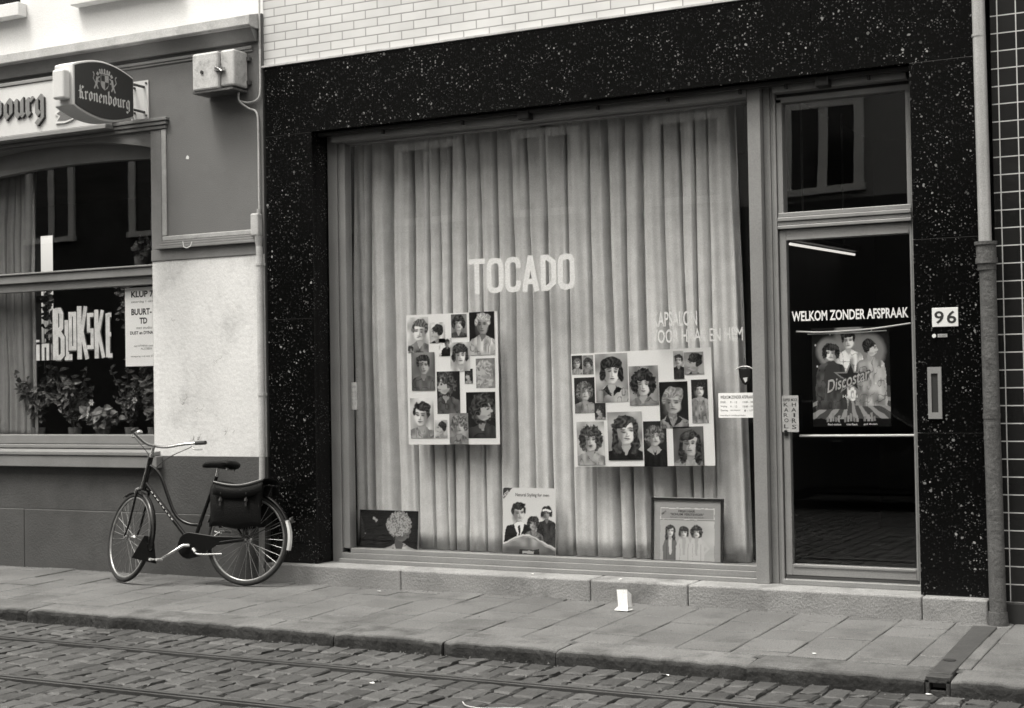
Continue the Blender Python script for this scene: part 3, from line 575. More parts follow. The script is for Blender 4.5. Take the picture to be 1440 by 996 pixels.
    sh = np.exp(-(((c.x-cx+.3*s*lit)/(.55*s))**2+((c.y-cy-1.05*s)/(.3*s))**2)); c.a = c.a + hm*sh*(.07+ht*.6)*c.noise(s*.16)
def portrait(w_, h_, seed, bg, **kw):
    c = Cv(w_, h_, res=.0036, bg=bg, seed=seed); c.a += (c.noise(w_*.5)-.5)*bg*.9; s = kw.pop('s', .22)*w_*1.20; c.warp(.11*s, s*.8); head(c, kw.pop('cx', .5)*w_, kw.pop('cy', .6)*h_, s, **kw); return c

# ---- first collage: upright board. positions are read from its own corner, in units of its size
def board(name, label, x0, z0, W, H, y, rot, prints, cat='poster'):
    b = thing(name, label, cat, (x0+W/2, y, z0)); c, n_ = math.cos(rot), math.sin(rot); U = X*c+Z*n_; V = Z*c-X*n_; fr = (Vector((x0,y,z0)), U, V, -Y)
    g = MB(); g.prism([(0,0),(W,0),(W,H),(0,H)], fr, -.0025, 0); obj('backing_card', g, M['board'], b)
    for i, (u0, u1, v0, v1, bg, kw) in enumerate(prints):
        kw = dict(kw); w_, h_ = (u1-u0)*W, (v1-v0)*H; 
        cv = portrait(w_, h_, 11*i+len(prints), bg, **kw)
        cv.build('portrait_print', (fr[0]+U*(u0*W)+V*(v0*H), U, V, -Y), .0012+.0006*(i % 6), M['print'], b)
    return b, fr
def b1(x, y): return ((x-101)/(722-101), 1-(y-70)/(930-70))
def rec(f, x0, y0, x1, y1): a = f(x0, y1); b = f(x1, y0); return a[0], b[0], a[1], b[1]
P1 = [
 (*rec(b1,108,85,255,320), .60, dict(s=.27, cx=.58, cy=.60, hair='quiff', ht=.10, skin=.68, turn=-.5, body=.25, lit=-1)),
 (*rec(b1,262,125,370,262), .62, dict(s=.26, cx=.45, cy=.50, hair='short', ht=.02, skin=.5, turn=-.95, body=.03)),
 (*rec(b1,412,78,518,230), .22, dict(s=.26, cx=.48, cy=.60, hair='curly', ht=.02, skin=.55, turn=.3, body=.10)),
 (*rec(b1,535,70,703,350), .015, dict(s=.22, cx=.52, cy=.70, hair='quiff', ht=.45, skin=.30, turn=-.2, body=.62)),
 (*rec(b1,403,262,535,450), .55, dict(s=.28, cx=.52, cy=.56, hair='bob', ht=.03, skin=.62, turn=0., body=None)),
 (*rec(b1,133,320,295,572), .20, dict(s=.22, cx=.52, cy=.66, hair='short', ht=.02, skin=.38, turn=.2, body=.16)),
 (*rec(b1,573,372,700,565), .20, dict(s=.30, cx=.42, cy=.58, hair='long', ht=.34, skin=.48, turn=-.9, body=.36)),
 (*rec(b1,306,450,463,728), .02, dict(s=.25, cx=.38, cy=.68, hair='big', ht=.05, skin=.5, turn=-.9, body=.14)),
 (*rec(b1,497,437,552,533), .03, dict(s=.28, cx=.5, cy=.5, hair='short', ht=.02, skin=.5, turn=-.9, body=.4)),
 (*rec(b1,118,622,280,888), .60, dict(s=.27, cx=.48, cy=.58, hair='quiff', ht=.02, skin=.62, turn=-.6, body=.45, lit=-1)),
 (*rec(b1,288,768,372,886), .50, dict(s=.28, cx=.5, cy=.52, hair='short', ht=.02, skin=.5, turn=-.95, body=.45)),
 (*rec(b1,388,725,515,925), .34, dict(s=.27, cx=.52, cy=.60, hair='curly', ht=.14, skin=.42, turn=.2, body=.28)),
 (*rec(b1,503,590,698,890), .02, dict(s=.25, cx=.55, cy=.62, hair='big', ht=.03, skin=.45, turn=.95, body=.07)),
 (*rec(b1,325,232,412,350), .66, dict(s=.16, cx=.66, cy=.72, hair='short', ht=.02, skin=.3, turn=0., body=.02)),
 (*rec(b1,108,270,150,322), .45, dict(s=.27, cx=.5, cy=.5, hair='curly', ht=.02, skin=.3, turn=0., body=.05)),
]
bd1, f1 = board('collage_board', 'upright white board pasted with hairstyle portraits, hanging against the curtain left of the middle', -5.996, 1.056, .80, .998, .30, R(.3), P1)
def b2(x, y): u = (x-75)/(1072-75); return (u, 1-(y-(133-u*43))/(770))
P2 = [
 (*rec(b2,80,142,158,275), .04, dict(s=.26, cx=.5, cy=.58, hair='quiff', ht=.10, skin=.5, turn=-.3, body=.4)),
 (*rec(b2,160,140,240,273), .30, dict(s=.26, cx=.5, cy=.58, hair='curly', ht=.04, skin=.42, turn=.3, body=.3)),
 (*rec(b2,252,125,487,462), .42, dict(s=.24, cx=.50, cy=.62, hair='bob', ht=.012, skin=.66, turn=.25, body=.52, collar=.012)),
 (*rec(b2,494,208,702,480), .30, dict(s=.24, cx=.48, cy=.54, hair='big', ht=.015, skin=.55, turn=0., body=.32)),
 (*rec(b2,812,112,884,300), .46, dict(s=.30, cx=.5, cy=.66, hair='short', ht=.02, skin=.5, turn=-.2, body=.05)),
 (*rec(b2,886,118,1020,268), .34, dict(s=.27, cx=.50, cy=.50, hair='short', ht=.02, skin=.42, turn=-.95, body=.06)),
 (*rec(b2,92,290,243,540), .03, dict(s=.25, cx=.5, cy=.60, hair='curly', ht=.12, skin=.50, turn=.5, body=.34)),
 (*rec(b2,705,312,903,628), .02, dict(s=.27, cx=.46, cy=.56, hair='quiff', ht=.26, skin=.42, turn=.1, body=.36, collar=.03)),
 (*rec(b2,928,298,1040,588), .03, dict(s=.24, cx=.5, cy=.76, hair='quiff', ht=.02, skin=.6, turn=0., body=.38, collar=.4)),
 (*rec(b2,238,462,318,578), .04, dict(s=.25, cx=.5, cy=.5, hair='short', ht=.03, skin=.45, turn=-.9, body=.4)),
 (*rec(b2,100,588,302,892), .52, dict(s=.24, cx=.5, cy=.58, hair='big', ht=.05, skin=.52, turn=0., body=.42)),
 (*rec(b2,328,516,575,850), .40, dict(s=.25, cx=.52, cy=.60, hair='long', ht=.035, skin=.64, turn=.5, body=.03)),
 (*rec(b2,582,576,745,886), .03, dict(s=.25, cx=.48, cy=.66, hair='curly', ht=.10, skin=.5, turn=.6, body=.02, collar=.4)),
 (*rec(b2,790,606,1000,872), .12, dict(s=.24, cx=.55, cy=.56, hair='long', ht=.03, skin=.46, turn=0., body=.38)),
]
bd2, f2 = board('collage_board', 'wide white board pasted with hairstyle portraits, hanging in the right half of the salon window', -4.582, .900, 1.078, .822, .30, R(1.1), P2)
t = text_mb('G', (f2[0]+f2[1]*.83+f2[2]*.075, f2[1], f2[2], -Y), .03, .035, bold=.03, lift=.006); obj('print_letter', t, M['ink'], bd2)
# threads hanging the boards
for bd, xs, zt_ in ((bd1, (-5.9,-5.3), 2.05), (bd2, (-4.45,-3.62), 1.735)):
    g = MB()
    for xx in xs: g.tube([(xx,.301,zt_-.02),(xx,.301,3.43)], .0006, 4)
    obj('hanging_thread', g, M['letterglass'], bd)

# ---- three pictures standing on the shelf
def poster(name, label, x0, z0, W, H, y, lean, cv, cat='poster', thick=.006, m_='printgloss'):
    b = thing(name, label, cat, (x0+W/2, y, z0)); V = (Z*math.cos(lean)+Y*math.sin(lean)); fr = (Vector((x0,y,z0)), X, V, X.cross(V)*1)
    nn = fr[3] if fr[3].y < 0 else -fr[3]; fr = (fr[0], X, V, nn)
    g = MB(); g.prism([(0,0),(W,0),(W,H),(0,H)], fr, -thick, 0); obj('backing_card', g, M['board'], b)
    cv.build('print', fr, .001, M[m_], b); return b, fr
c = Cv(.54, .305, .0035, .008, 3); head(c, .375, .165, .085, 'curly', .30, .16, .95, .42)
c.ell(.36, .20, .105, .095, .38, rag=.2, cell=.02); hm = (((c.x-.36)/.11)**2+((c.y-.20)/.10)**2 < 1); c.a = c.a*(1-hm*.55*(c.noise(.008) > .55)*1.); c.ell(.135, .24, .014, .012, .4, rag=.8, cell=.006); c.ell(.155,.225,.012,.012,.35,rag=.8,cell=.006); c.ell(.055, .12, .006, .005, .3)
poster('dark_poster', 'small wide black poster of a curly blond head in the bottom left window corner', -6.475, .237, .54, .305, .31, R(4), c)
c = Cv(.44, .50, .0034, .66, 4); c.warp(.006, .05)
head(c, .135, .315, .052, 'quiff', .012, .50, .35, .02); c.poly([(.135,.10),(.185,.235),(.150,.25),(.120,.25),(.095,.235)], .75); c.poly([(.130,.11),(.146,.11),(.150,.22),(.132,.22)], .03)
head(c, .365, .315, .034, 'curly', .015, .26, -.3, .05); c.rect(.330,.400,.330,.345,.75); head(c, .258, .235, .036, 'curly', .02, .36, -.4, .20, lit=-1)
c.a = np.where(c.y < .10+.045*np.sin((c.x-.05)*11), .22+.2*c.noise(.04), c.a); bb = np.abs(c.y-(.105+.045*np.sin((c.x-.05)*11))) < .006; c.a = np.where(bb, .62, c.a); c.a = np.where((c.y < .085+.045*np.sin((c.x-.05)*11)), .10+.35*(c.noise(.05)*np.clip(c.y*9, 0, 1)), c.a); c.rect(.14,.30,0,.05,.03); c.rect(.17,.26,.015,.04,.4)
c.poly([(0,.41),(0,.50),(.085,.50)], .06)
pb, pf = poster('mens_poster', 'white poster of three men with a NEW corner flash, leaning in the window bottom', -5.195, .237, .44, .50, .31, R(3), c)
t = text_mb('Natural Styling for men', (pf[0]+X*.105+pf[2]*.43, X, pf[2], pf[3]), .28, .032, lift=.0015, bold=.004); obj('poster_lettering', t, M['ink'], pb)
dg = (X*.72+Z*.69); dv = (Z*.72-X*.69); t = text_mb('NEW', (pf[0]+X*.012+pf[2]*.425, dg, dv, pf[3]), .062, .022, lift=.0015, bold=.01); obj('poster_lettering', t, M['board'], pb)
c = Cv(.50, .42, .0034, .36, 5); c.warp(.0025, .04)
c.rect(0,.5,0,.42,.34); c.rect(.045,.455,0,.375,.30); c.rect(.047,.453,.285,.368,.6); c.rect(.053,.447,.291,.362,.33)
c.a = np.where((c.x > .047)&(c.x < .453)&(c.y < .28), .42+.25*np.clip((c.x-.3)*3, 0, 1)*c.noise(.1), c.a)
for (hx, hy, hs, hr, bt, tn) in ((.125,.205,.030,'long',.16,.2),(.225,.195,.029,'bob',.50,0.),(.320,.200,.031,'big',.52,-.2)):
    c.poly([(hx-.058,0),(hx+.058,0),(hx+.056,.10),(hx+.03,.165),(hx-.03,.165),(hx-.056,.10)], bt); c.poly([(hx-.008,.04),(hx+.008,.04),(hx+.014,.16),(hx-.014,.16)], .55 if bt < .3 else .4); c.rect(hx-.030,hx-.027,0,.12,bt*.6); c.rect(hx+.030,hx+.033,0,.12,bt*.6)
    head(c, hx, hy, hs, hr, .03, .55, tn, None)
c.poly([(.365,.15),(.42,.09),(.375,.045),(.37,.06),(.40,.09),(.355,.12)], .5)
c.a = np.where((c.x > .047)&(c.x < .453)&(c.y > .284)&(c.y < .287), .1, c.a)
pb, pf = poster('framed_poster', 'black framed picture of three women in pale coats at the window bottom right', -3.985, .25, .50, .44, .32, R(4), c, thick=.004, m_='print')
g = MB(); W_, H_ = .50, .42
for (a, b, c0, d0) in ((-.018,0,-.015,H_+.018),(W_,W_+.018,-.015,H_+.018),(0,W_,H_,H_+.018),(0,W_,-.015,0)): g.prism([(a,c0),(b,c0),(b,d0),(a,d0)], pf, -.010, .010)
obj('frame', g, M['black'], pb)
fz = lambda u, v: (pf[0]+X*u+pf[2]*v, X, pf[2], pf[3])
t = text_mb('HIGH HAIR', fz(.185,.337), .125, .018, lift=.002, bold=.01); text_mb('"SCHUIM VERSTEVIGER"', fz(.125,.315), .25, .017, lift=.002, bold=.01, mb=t); text_mb('Speciale verzorging voor het kapsel', fz(.125,.297), .245, .011, lift=.002, mb=t)
obj('poster_lettering', t, M['ink'], pb)
dg = (X*.8+Z*.6); dv = (Z*.8-X*.6); t = text_mb('NIEUW', (pf[0]+X*.062+pf[2]*.315, dg, dv, pf[3]), .045, .012, lift=.002, bold=.01); obj('poster_lettering', t, M['ink'], pb)

# ---- cards and the poster in the door
def card(name, label, x0, x1, z0, z1, y, lines, cat='card', m_='board', ink='ink'):
    b = thing(name, label, cat, ((x0+x1)/2, y, z0)); g = MB(); g.box(x0,x1,y,y+.002,z0,z1); obj('card_sheet', g, M[m_], b)
    for (s_, u, v, w_, h_, bo) in lines: obj('lettering_line', text_mb(s_, front(x0+u, y, z0+v), w_, h_, bold=bo), M[ink], b)
    return b
card('opening_hours_card', 'small white price and hours card hanging beside the mullion right of the curtain', -3.445, -3.172, 1.254, 1.424, .222,
     [('WELKOM ZONDER AFSPRAAK',.015,.130,.235,.022,.01),('DINSD.',.015,.100,.04,.014,.0),('9 - 12',.085,.100,.05,.013,.0),('13.00 - 18',.175,.100,.07,.013,.01),('Vrijdag',.015,.070,.048,.015,.0),('9 - 12',.085,.070,.05,.013,.0),('13.00 - 19',.175,.070,.07,.013,.01),('Zaterdag',.015,.042,.052,.015,.0),('doorlopend',.085,.044,.07,.013,.0),('8 - 17',.185,.042,.06,.013,.01),('maandag en zondag gesloten',.012,.010,.18,.012,.0)])
card('door_note', 'tall worn note card taped over the left edge of the door glass', -2.985, -2.872, 1.158, 1.402, .190,
     [('KAPPER',.008,.205,.048,.020,.012),('MODE',.064,.205,.042,.020,.012),('K',.012,.170,.03,.026,.01),('A',.014,.135,.03,.026,.01),('R',.010,.100,.03,.026,.01),('O',.014,.065,.03,.026,.01),('L',.012,.025,.03,.026,.01),('H',.068,.170,.03,.026,.01),('A',.064,.135,.034,.026,.01),('I',.078,.100,.012,.026,.01),('R',.066,.060,.03,.030,.01),('S',.066,.020,.03,.028,.01)], m_='trimlight')
b = thing('hair_gel_poster', 'dark poster of three faces and a star logo hung behind the door glass', 'poster', (-2.545,.30,1.19))
c = Cv(.52, .66, .0030, .02, 8); c.warp(.004, .05); PX = lambda x: (x-208)/(685-208)*.52; PZ = lambda y: (870-y)/(870-240)*.66
for (a, b_, r_) in ((318,392,62),(435,290,70),(560,390,82)): c.ell(PX(a), PZ(b_), r_/477*.52+.018, r_/477*.52+.028, .26, soft=.3)
for k in range(9):
    a0 = -1.15+k*.29; a1 = a0+.13; ox, oy = PX(450), PZ(640); c.poly([(ox,oy),(ox+math.sin(a0)*.5, oy-math.cos(a0)*.34),(ox+math.sin(a1)*.5, oy-math.cos(a1)*.34)], .26)
mk = (c.y < PZ(612))&(c.x > PX(228)); c.a = np.where(mk, c.a*1.0+.07, c.a)
head(c, PX(436), PZ(325), .044, 'short', .015, .68, .1, .75); head(c, PX(328), PZ(402), .042, 'curly', .012, .68, -.2, .10, lit=-1); head(c, PX(570), PZ(378), .042, 'short', .015, .62, .95, .45)
c.ell(PX(330), PZ(545), .055, .10, .06, rag=.3, cell=.02)
star = [(PX(445)+(.115 if i % 2 == 0 else .046)*math.sin(i*math.pi/5), PZ(560)+(.125 if i % 2 == 0 else .05)*math.cos(i*math.pi/5)) for i in range(10)]
st2 = [(PX(445)+(p[0]-PX(445))*.78, PZ(560)+(p[1]-PZ(560))*.78) for p in star]; c.poly(star, .26); c.poly(st2, .03)
c.a = np.where(c.y < PZ(820), .012, c.a)
for (x0, x1, yy) in ((292,390,840),(400,500,840),(525,598,835)):
    for k in range(int((x1-x0)/18)): c.rect(PX(x0+k*18), PX(x0+k*18+13), PZ(yy), PZ(yy-(30+12*((k*7) % 3))), .24+.1*((k*5) % 3)/2)
for (a, b_) in ((320,283),(233,350),(242,487),(600,598),(580,258),(640,490)): c.ell(PX(a), PZ(b_), .005, .006, .75)
fr = front(-2.805,.30,1.19); c.build('print', fr, 0, M['printgloss'], b)
Uq = (X*.955+Z*.30).normalized(); Vq = (Z*.955-X*.10); t = text_mb('Discostar', (Vector((-2.705,.299,1.41)), Uq, Vq, -Y), .315, .095, bold=.05, shear=.3); obj('logo_shadow', t, M['ink'], b)
t = text_mb('Discostar', (Vector((-2.703,.2985,1.413)), Uq, Vq, -Y), .305, .085, bold=.012, shear=.3); obj('logo_lettering', t, M['boxgrey'], b)
t = text_mb('Hair gel', front(-2.60,.299,1.375), .10, .026, bold=.01)
for s_, u, w_ in (('flexi-cuisse',.10,.09),('starfaut',.225,.075),('gel finish',.34,.09)): text_mb(s_, front(-2.805+u,.299,1.198), w_, .014, bold=.01, mb=t)
obj('poster_lettering', t, M['letterwhite'], b)
# white strips holding it
def bar(label, pts, r_=.006):
    g = MB(); g.tube(pts, r_, 8); return tag(obj('poster_rail', g, M['white'], smooth=True), label, 'rail')
bar('bowed white strip directly under the welcome lettering in the door', smoothpath([(-2.905,.285,1.832),(-2.75,.285,1.822),(-2.55,.285,1.826),(-2.35,.285,1.838),(-2.14,.285,1.862)],5), .0055)
bar('thin short white strip along the top edge of the door poster', smoothpath([(-2.83,.292,1.812),(-2.55,.292,1.812),(-2.30,.292,1.820)],4), .0035)
bar('straight white strip below the dark poster in the door', [(-2.895,.285,1.128),(-2.13,.285,1.132)], .0085)
# hanging shield-shaped tag
b = thing('hanging_holder', 'dark shield shaped holder hanging on the glass above the price card', 'holder', (-3.27,.27,1.48))
g = MB(); g.prism([(-.046,.12),(.046,.12),(.040,.06),(.020,.02),(0,.005),(-.020,.02),(-.040,.06)], front(-3.265,.262,1.47), -.02, 0); obj('holder_body', g, M['black'], b, bevel=.004)
g = MB(); g.tube(smoothpath([(-3.325,.262,1.585),(-3.29,.262,1.602),(-3.24,.262,1.602),(-3.205,.262,1.585)],4), .005, 8); g.tube([(-3.265,.262,1.60),(-3.265,.262,1.66)], .004, 6); obj('hook_bar', g, M['chrome'], b)
g = MB(); g.prism([(-.016,.01),(.016,.014),(.012,-.012),(0,-.022)], front(-3.262,.258,1.515), -.002, 0); obj('paper_tag', g, M['board'], b)
card('window_sticker', 'narrow paper sticker with tiny print on the left edge of the salon window', -6.478, -6.425, 1.33, 1.545, .236, [('OPEN',.006,.17,.04,.018,0),('9 - 12',.006,.13,.04,.014,0),('13 - 18',.006,.10,.04,.014,0),('9 - 19',.006,.07,.04,.014,0),('8 - 17',.006,.04,.04,.014,0)], 'sticker', 'trimlight', 'inkgrey')
# ceiling lamp deep in the shop
b = thing('ceiling_lamp', 'lit fluorescent tube on the salon ceiling behind the door glass', 'lamp', (-3.15,2.2,3.0))
g = MB(); g.tube([(-3.09,.80,2.475),(-3.20,3.0,2.56)], .010, 12); obj('tube', g, M['tube'], b)
g = MB(); g.add([(-3.13,.80,2.50),(-3.05,.80,2.50),(-3.16,3.0,2.585),(-3.24,3.0,2.585),(-3.13,.80,2.54),(-3.05,.80,2.54),(-3.16,3.0,2.62),(-3.24,3.0,2.62)], [(0,1,2,3),(4,5,6,7),(0,1,5,4),(2,3,7,6),(0,3,7,4),(1,2,6,5)]); g.tube([(-3.11,1.2,2.54),(-3.11,1.2,3.7)], .008, 6); g.tube([(-3.18,2.6,2.6),(-3.18,2.6,3.7)], .008, 6); obj('lamp_housing', g, M['iron'], b)

# ---- number plate, name plate, letter slot on the right pillar
b = thing('house_number_plate', 'white enamel house number plate reading 96 on the granite pillar', 'number plate', (-1.862,0,1.823))
g = MB(); g.box(-1.943,-1.783,-.006,-.0005,1.823,1.942); obj('plate', g, M['white'], b, bevel=.002)
t = text_mb('9', front(-1.928,-.0065,1.842), .058, .080, bold=.018); text_mb('6', front(-1.852,-.0065,1.842), .058, .080, bold=.018, mb=t); obj('digits', t, M['ink'], b)
b = thing('doorbell', 'tiny white doorbell button with name strip under the 96 plate', 'doorbell', (-1.91,0,1.755))
g = MB(); g.tube([(-1.932,-.0005,1.767),(-1.932,-.012,1.767)], .012, 16); obj('button', g, M['white'], b)
g = MB(); g.box(-1.910,-1.852,-.006,-.0005,1.758,1.778); obj('name_strip', g, M['trimlight'], b); t = text_mb('TOCADO', front(-1.905,-.0065,1.762), .046, .011); obj('strip_lettering', t, M['ink'], b)
b = thing('letter_slot', 'tall narrow aluminium letter slot set in the granite pillar', 'letterbox', (-1.935,0,1.25))
g = MB(); x0, x1, z0, z1 = -1.978,-1.893,1.248,1.572
g.box(x0,x0+.022,-.012,-.0005,z0,z1); g.box(x1-.022,x1,-.012,-.0005,z0,z1); g.box(x0+.022,x1-.022,-.012,-.0005,z1-.04,z1); g.box(x0+.022,x1-.022,-.012,-.0005,z0,z0+.04); obj('slot_frame', g, M['alu'], b)
g = MB(); g.box(x0+.022,x1-.022,-.004,-.0005,z0+.04,z1-.04); obj('slot_flap', g, M['ink'], b)

# ------------------------------------------------------------------ tiled neighbour on the right
nb = thing('tiled_building', 'house front faced with black glazed tiles and white joints at the far right', 'building', (2.2,.3,0))
g = MB(); g.box(-1.555,6.0,.02,.45,.0125+.1095*1,9.6); obj('tiled_wall', g, M['tile'], nb)
g = MB(); g.box(-1.555,6.0,-.02,.45,-.03,.1215); obj('plinth', g, M['ink'], nb, bevel=.006)
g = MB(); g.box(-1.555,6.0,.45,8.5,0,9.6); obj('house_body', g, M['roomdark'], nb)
# downpipe: zinc above, cast iron below
b = thing('downpipe', 'tall rain downpipe, pale zinc above a dark iron foot, right of the granite pillar', 'downpipe', (-1.58,-.10,0))
g = MB(); g.tube([(-1.612,-.06,9.5),(-1.612,-.06,3.95)], .041, 20); g.tube([(-1.610,-.06,3.96),(-1.600,-.06,2.28)], .039, 20); obj('upper_pipe', g, M['zinc'], b, smooth=True)
g = MB(); g.tube([(-1.611,-.06,3.60),(-1.611,-.06,3.615)], .042, 20); obj('pipe_seam', g, M['zinc'], b)
g = MB(); g.tube([(-1.590,-.06,2.21),(-1.585,-.06,1.2),(-1.572,-.08,.05),(-1.572,-.085,.01)], .050, 20); obj('lower_pipe', g, M['iron'], b, smooth=True)
g = MB(); g.tube([(-1.598,-.06,2.335),(-1.598,-.06,2.315)], .068, 24); g.tube([(-1.597,-.06,2.315),(-1.595,-.06,2.235)], .060, 24); g.tube([(-1.595,-.06,2.235),(-1.595,-.06,2.20)], .066, 24); g.tube([(-1.595,-.06,2.20),(-1.594,-.06,2.16)], .056, 24); obj('pipe_collar', g, M['iron'], b)
for zz, xx in ((3.05,-1.606),(1.25,-1.586)):
    g = MB(); g.tube([(xx,-.06,zz),(xx,-.06,zz+.03)], .053 if zz < 2 else .043, 20); g.box(xx-.012,xx+.012,-.05,.02,zz,zz+.03)
    if zz < 2: obj('pipe_clamp', g, M['iron'], b)
g = MB(); g.tube([(-1.572,-.085,.075),(-1.572,-.085,-.005)], [.056,.062], 20); obj('pipe_foot', g, M['iron'], b)

# ------------------------------------------------------------------ cafe building
cf = thing('cafe_building', 'corner of a cafe with white upper wall, cornice and grey painted front', 'building', (-10.5,.3,0))
g = MB(); g.box(-15,-7.122,.03,.45,4.49,9.6); obj('upper_wall', g, M['stucco'], cf)
# wall with an arched window opening
def arch(x, x0=-10.75, x1=-8.27, zs=3.525, rise=.13): u = (x-(x0+x1)/2)/((x1-x0)/2); return zs+rise*(1-u*u)
g = MB(); g.box(-8.27,-7.122,0,.30,.968,4.49); g.box(-15,-10.75,0,.30,.968,4.49); g.box(-10.75,-8.27,0,.30,3.80,4.49)
n = 24
for i in range(n):
    a = -10.75+2.48*i/n; b_ = -10.75+2.48*(i+1)/n; za, zb = arch(a), arch(b_)
    g.add([(a,0,za),(b_,0,zb),(b_,0,3.80),(a,0,3.80),(a,.30,za),(b_,.30,zb),(b_,.30,3.80),(a,.30,3.80)], [(0,1,2,3),(4,7,6,5),(0,4,5,1)])
obj('front_wall', g, M['greywall'], cf)
g = MB(); g.box(-15,-7.122,0,.30,.02,.500); obj('plinth_backing', g, M['lowgrey'], cf)
g = MB(); g.box(-15,-7.122,-.004,.30,.500,.9675); obj('lower_wall', g, M['lowgrey'], cf)
for a, b_ in ((-15,-11.2),(-11.2,-9.72),(-9.72,-7.122)):
    g = MB(); g.box(a+.002,b_-.002,-.034,-.006,-.03,.497); obj('plinth_slab', g, M['lowgrey'], cf, bevel=.006)
# white painted pier between window and shop
g = MB(); g.box(-8.272,-7.124,-.003,.0,.9675,2.574); g.box(-8.2725,-8.2702,-.003,.14,1.14,2.574); obj('white_pier', g, M['whitewall'], cf)
# grey band, ledge and framed panel above it
g = MB(); g.box(-8.275,-7.18,-.012,.0,2.575,2.665); obj('band', g, M['trim'], cf, bevel=.003)
g = MB(); g.box(-8.19,-7.18,-.045,0,2.667,2.690); g.box(-8.18,-7.19,-.030,0,2.692,2.712); g.box(-8.165,-7.20,-.018,0,2.714,2.733); obj('panel_ledge', g, M['trim'], cf, bevel=.004)
g = MB(); g.box(-8.155,-7.205,-.012,0,2.735,2.775); obj('panel_bead', g, M['trimlight'], cf, bevel=.006)
g = MB(); g.box(-8.155,-8.105,-.014,0,2.777,3.66); obj('panel_bead', g, M['trimlight'], cf, bevel=.008)
g = MB(); g.box(-8.27,-8.16,-.010,0,2.667,3.66); obj('window_architrave', g, M['trim'], cf, bevel=.004)
for i, (dz, yy) in enumerate(((.0,-.022),(.032,-.034),(.064,-.044))):
    g = MB(); g.box(-10.95,-8.10+.012*i,yy,0,3.665+dz,3.692+dz); obj('window_architrave', g, M['trim'], cf, bevel=.004)
# cornice
g = MB(); g.prism([(.0,4.365),(-.12,4.365),(-.135,4.38),(-.135,4.455),(0,4.492)], (Vector((-15,0,0)), Y, Z, X), 0, 7.86); obj('cornice', g, M['cornice'], cf, bevel=.004)
g = MB(); g.prism([(0,4.27),(-.035,4.27),(-.05,4.30),(-.095,4.364),(0,4.364)], (Vector((-15,0,0)), Y, Z, X), 0, 7.84); obj('cornice_moulding', g, M['trim'], cf)
g = MB(); g.box(-15,-7.21,-.022,0,4.215,4.24); g.box(-15,-7.21,-.012,0,4.195,4.213); obj('cornice_bead', g, M['trim'], cf, bevel=.004)
# first floor window sills
for a, b_ in ((-11.0,-9.69),(-9.09,-7.95)):
    g = MB(); g.box(a,b_,-.07,.03,4.80,4.92); obj('upper_window_sill', g, M['stucco'], cf, bevel=.008)
    g = MB(); g.box(a+.08,b_-.08,.02,.06,4.94,6.6); obj('upper_window', g, M['oppglass'], cf)
# cafe window
W0 = .17
wn = MB()
# arched timber head: follows the arch, its lower edge gently bowed
n = 24
for i in range(n):
    a = -10.72+2.44*i/n; b_ = -10.72+2.44*(i+1)/n; f = lambda x: 3.40+.085*(1-((x+9.2)/1.45)**2)
    wn.add([(a,W0-.03,f(a)),(b_,W0-.03,f(b_)),(b_,W0-.03,arch(b_)+.02),(a,W0-.03,arch(a)+.02),(a,W0+.05,f(a)),(b_,W0+.05,f(b_))], [(0,1,2,3),(0,4,5,1)])
wn.box(-8.33,-8.272,W0-.03,W0+.05,1.14,3.5); wn.box(-10.72,-10.66,W0-.03,W0+.05,1.14,3.5)
obj('window_frame', wn, M['trim'], cf)
g = MB(); g.box(-10.66,-8.272,W0-.05,W0+.05,2.475,2.545); g.box(-10.66,-8.272,W0-.065,W0+.05,2.548,2.565); g.box(-10.66,-8.272,W0-.02,W0+.05,2.40,2.472); obj('window_transom', g, M['trim'], cf, bevel=.006)
g = MB(); g.box(-10.66,-8.33,W0-.05,W0+.05,1.055,1.135); g.box(-10.70,-8.272,W0-.09,W0+.06,1.02,1.052); obj('bottom_rail', g, M['trim'], cf, bevel=.006)
g = MB(); g.prism([(W0-.02,.97),(-.085,.97),(-.085,1.000),(W0-.02,1.018)], (Vector((-10.9,0,0)), Y, Z, X), 0, 2.69); obj('window_sill', g, M['trim'], cf, bevel=.004)
g = MB(); g.box(-10.9,-8.19,-.075,0,.868,.967); obj('sill_front', g, M['trim'], cf, bevel=.006)
g = MB(); g.box(-10.66,-8.33,W0+.018,W0+.024,2.56,3.49); obj('upper_pane', g, M['glass'], cf)
g = MB(); g.box(-10.66,-8.33,W0+.018,W0+.024,1.13,2.41); cpane = obj('lower_pane', g, M['glass'], cf)
# cafe room with a bright rear window
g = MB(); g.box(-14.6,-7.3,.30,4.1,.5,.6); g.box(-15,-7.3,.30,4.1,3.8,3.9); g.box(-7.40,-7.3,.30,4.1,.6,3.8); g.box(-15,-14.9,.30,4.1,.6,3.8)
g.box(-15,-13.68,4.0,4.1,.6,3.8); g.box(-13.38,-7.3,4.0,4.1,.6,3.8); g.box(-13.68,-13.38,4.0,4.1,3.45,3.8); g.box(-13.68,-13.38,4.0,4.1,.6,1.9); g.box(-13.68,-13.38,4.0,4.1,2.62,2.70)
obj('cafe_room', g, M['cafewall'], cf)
g = MB(); g.box(-10.66,-8.30,W0+.06,.55,1.02,1.06); obj('inner_sill', g, M['trim'], cf)
g = MB(); g.box(-15,-7.122,.45,.5,4.4,9.6); g.prism([(.02,9.6),(8.5,9.6),(4.2,12.2)], (Vector((-15,0,0)), Y, Z, X), 0, 7.87); obj('roof', g, M['roof'], cf)
tag(curtain('cafe_curtain', -10.62, -9.93, .34, 1.08, 3.52, M['cafecurtain'], 9, .13, .07), 'grey net curtain at the left edge of the cafe window', 'curtain')

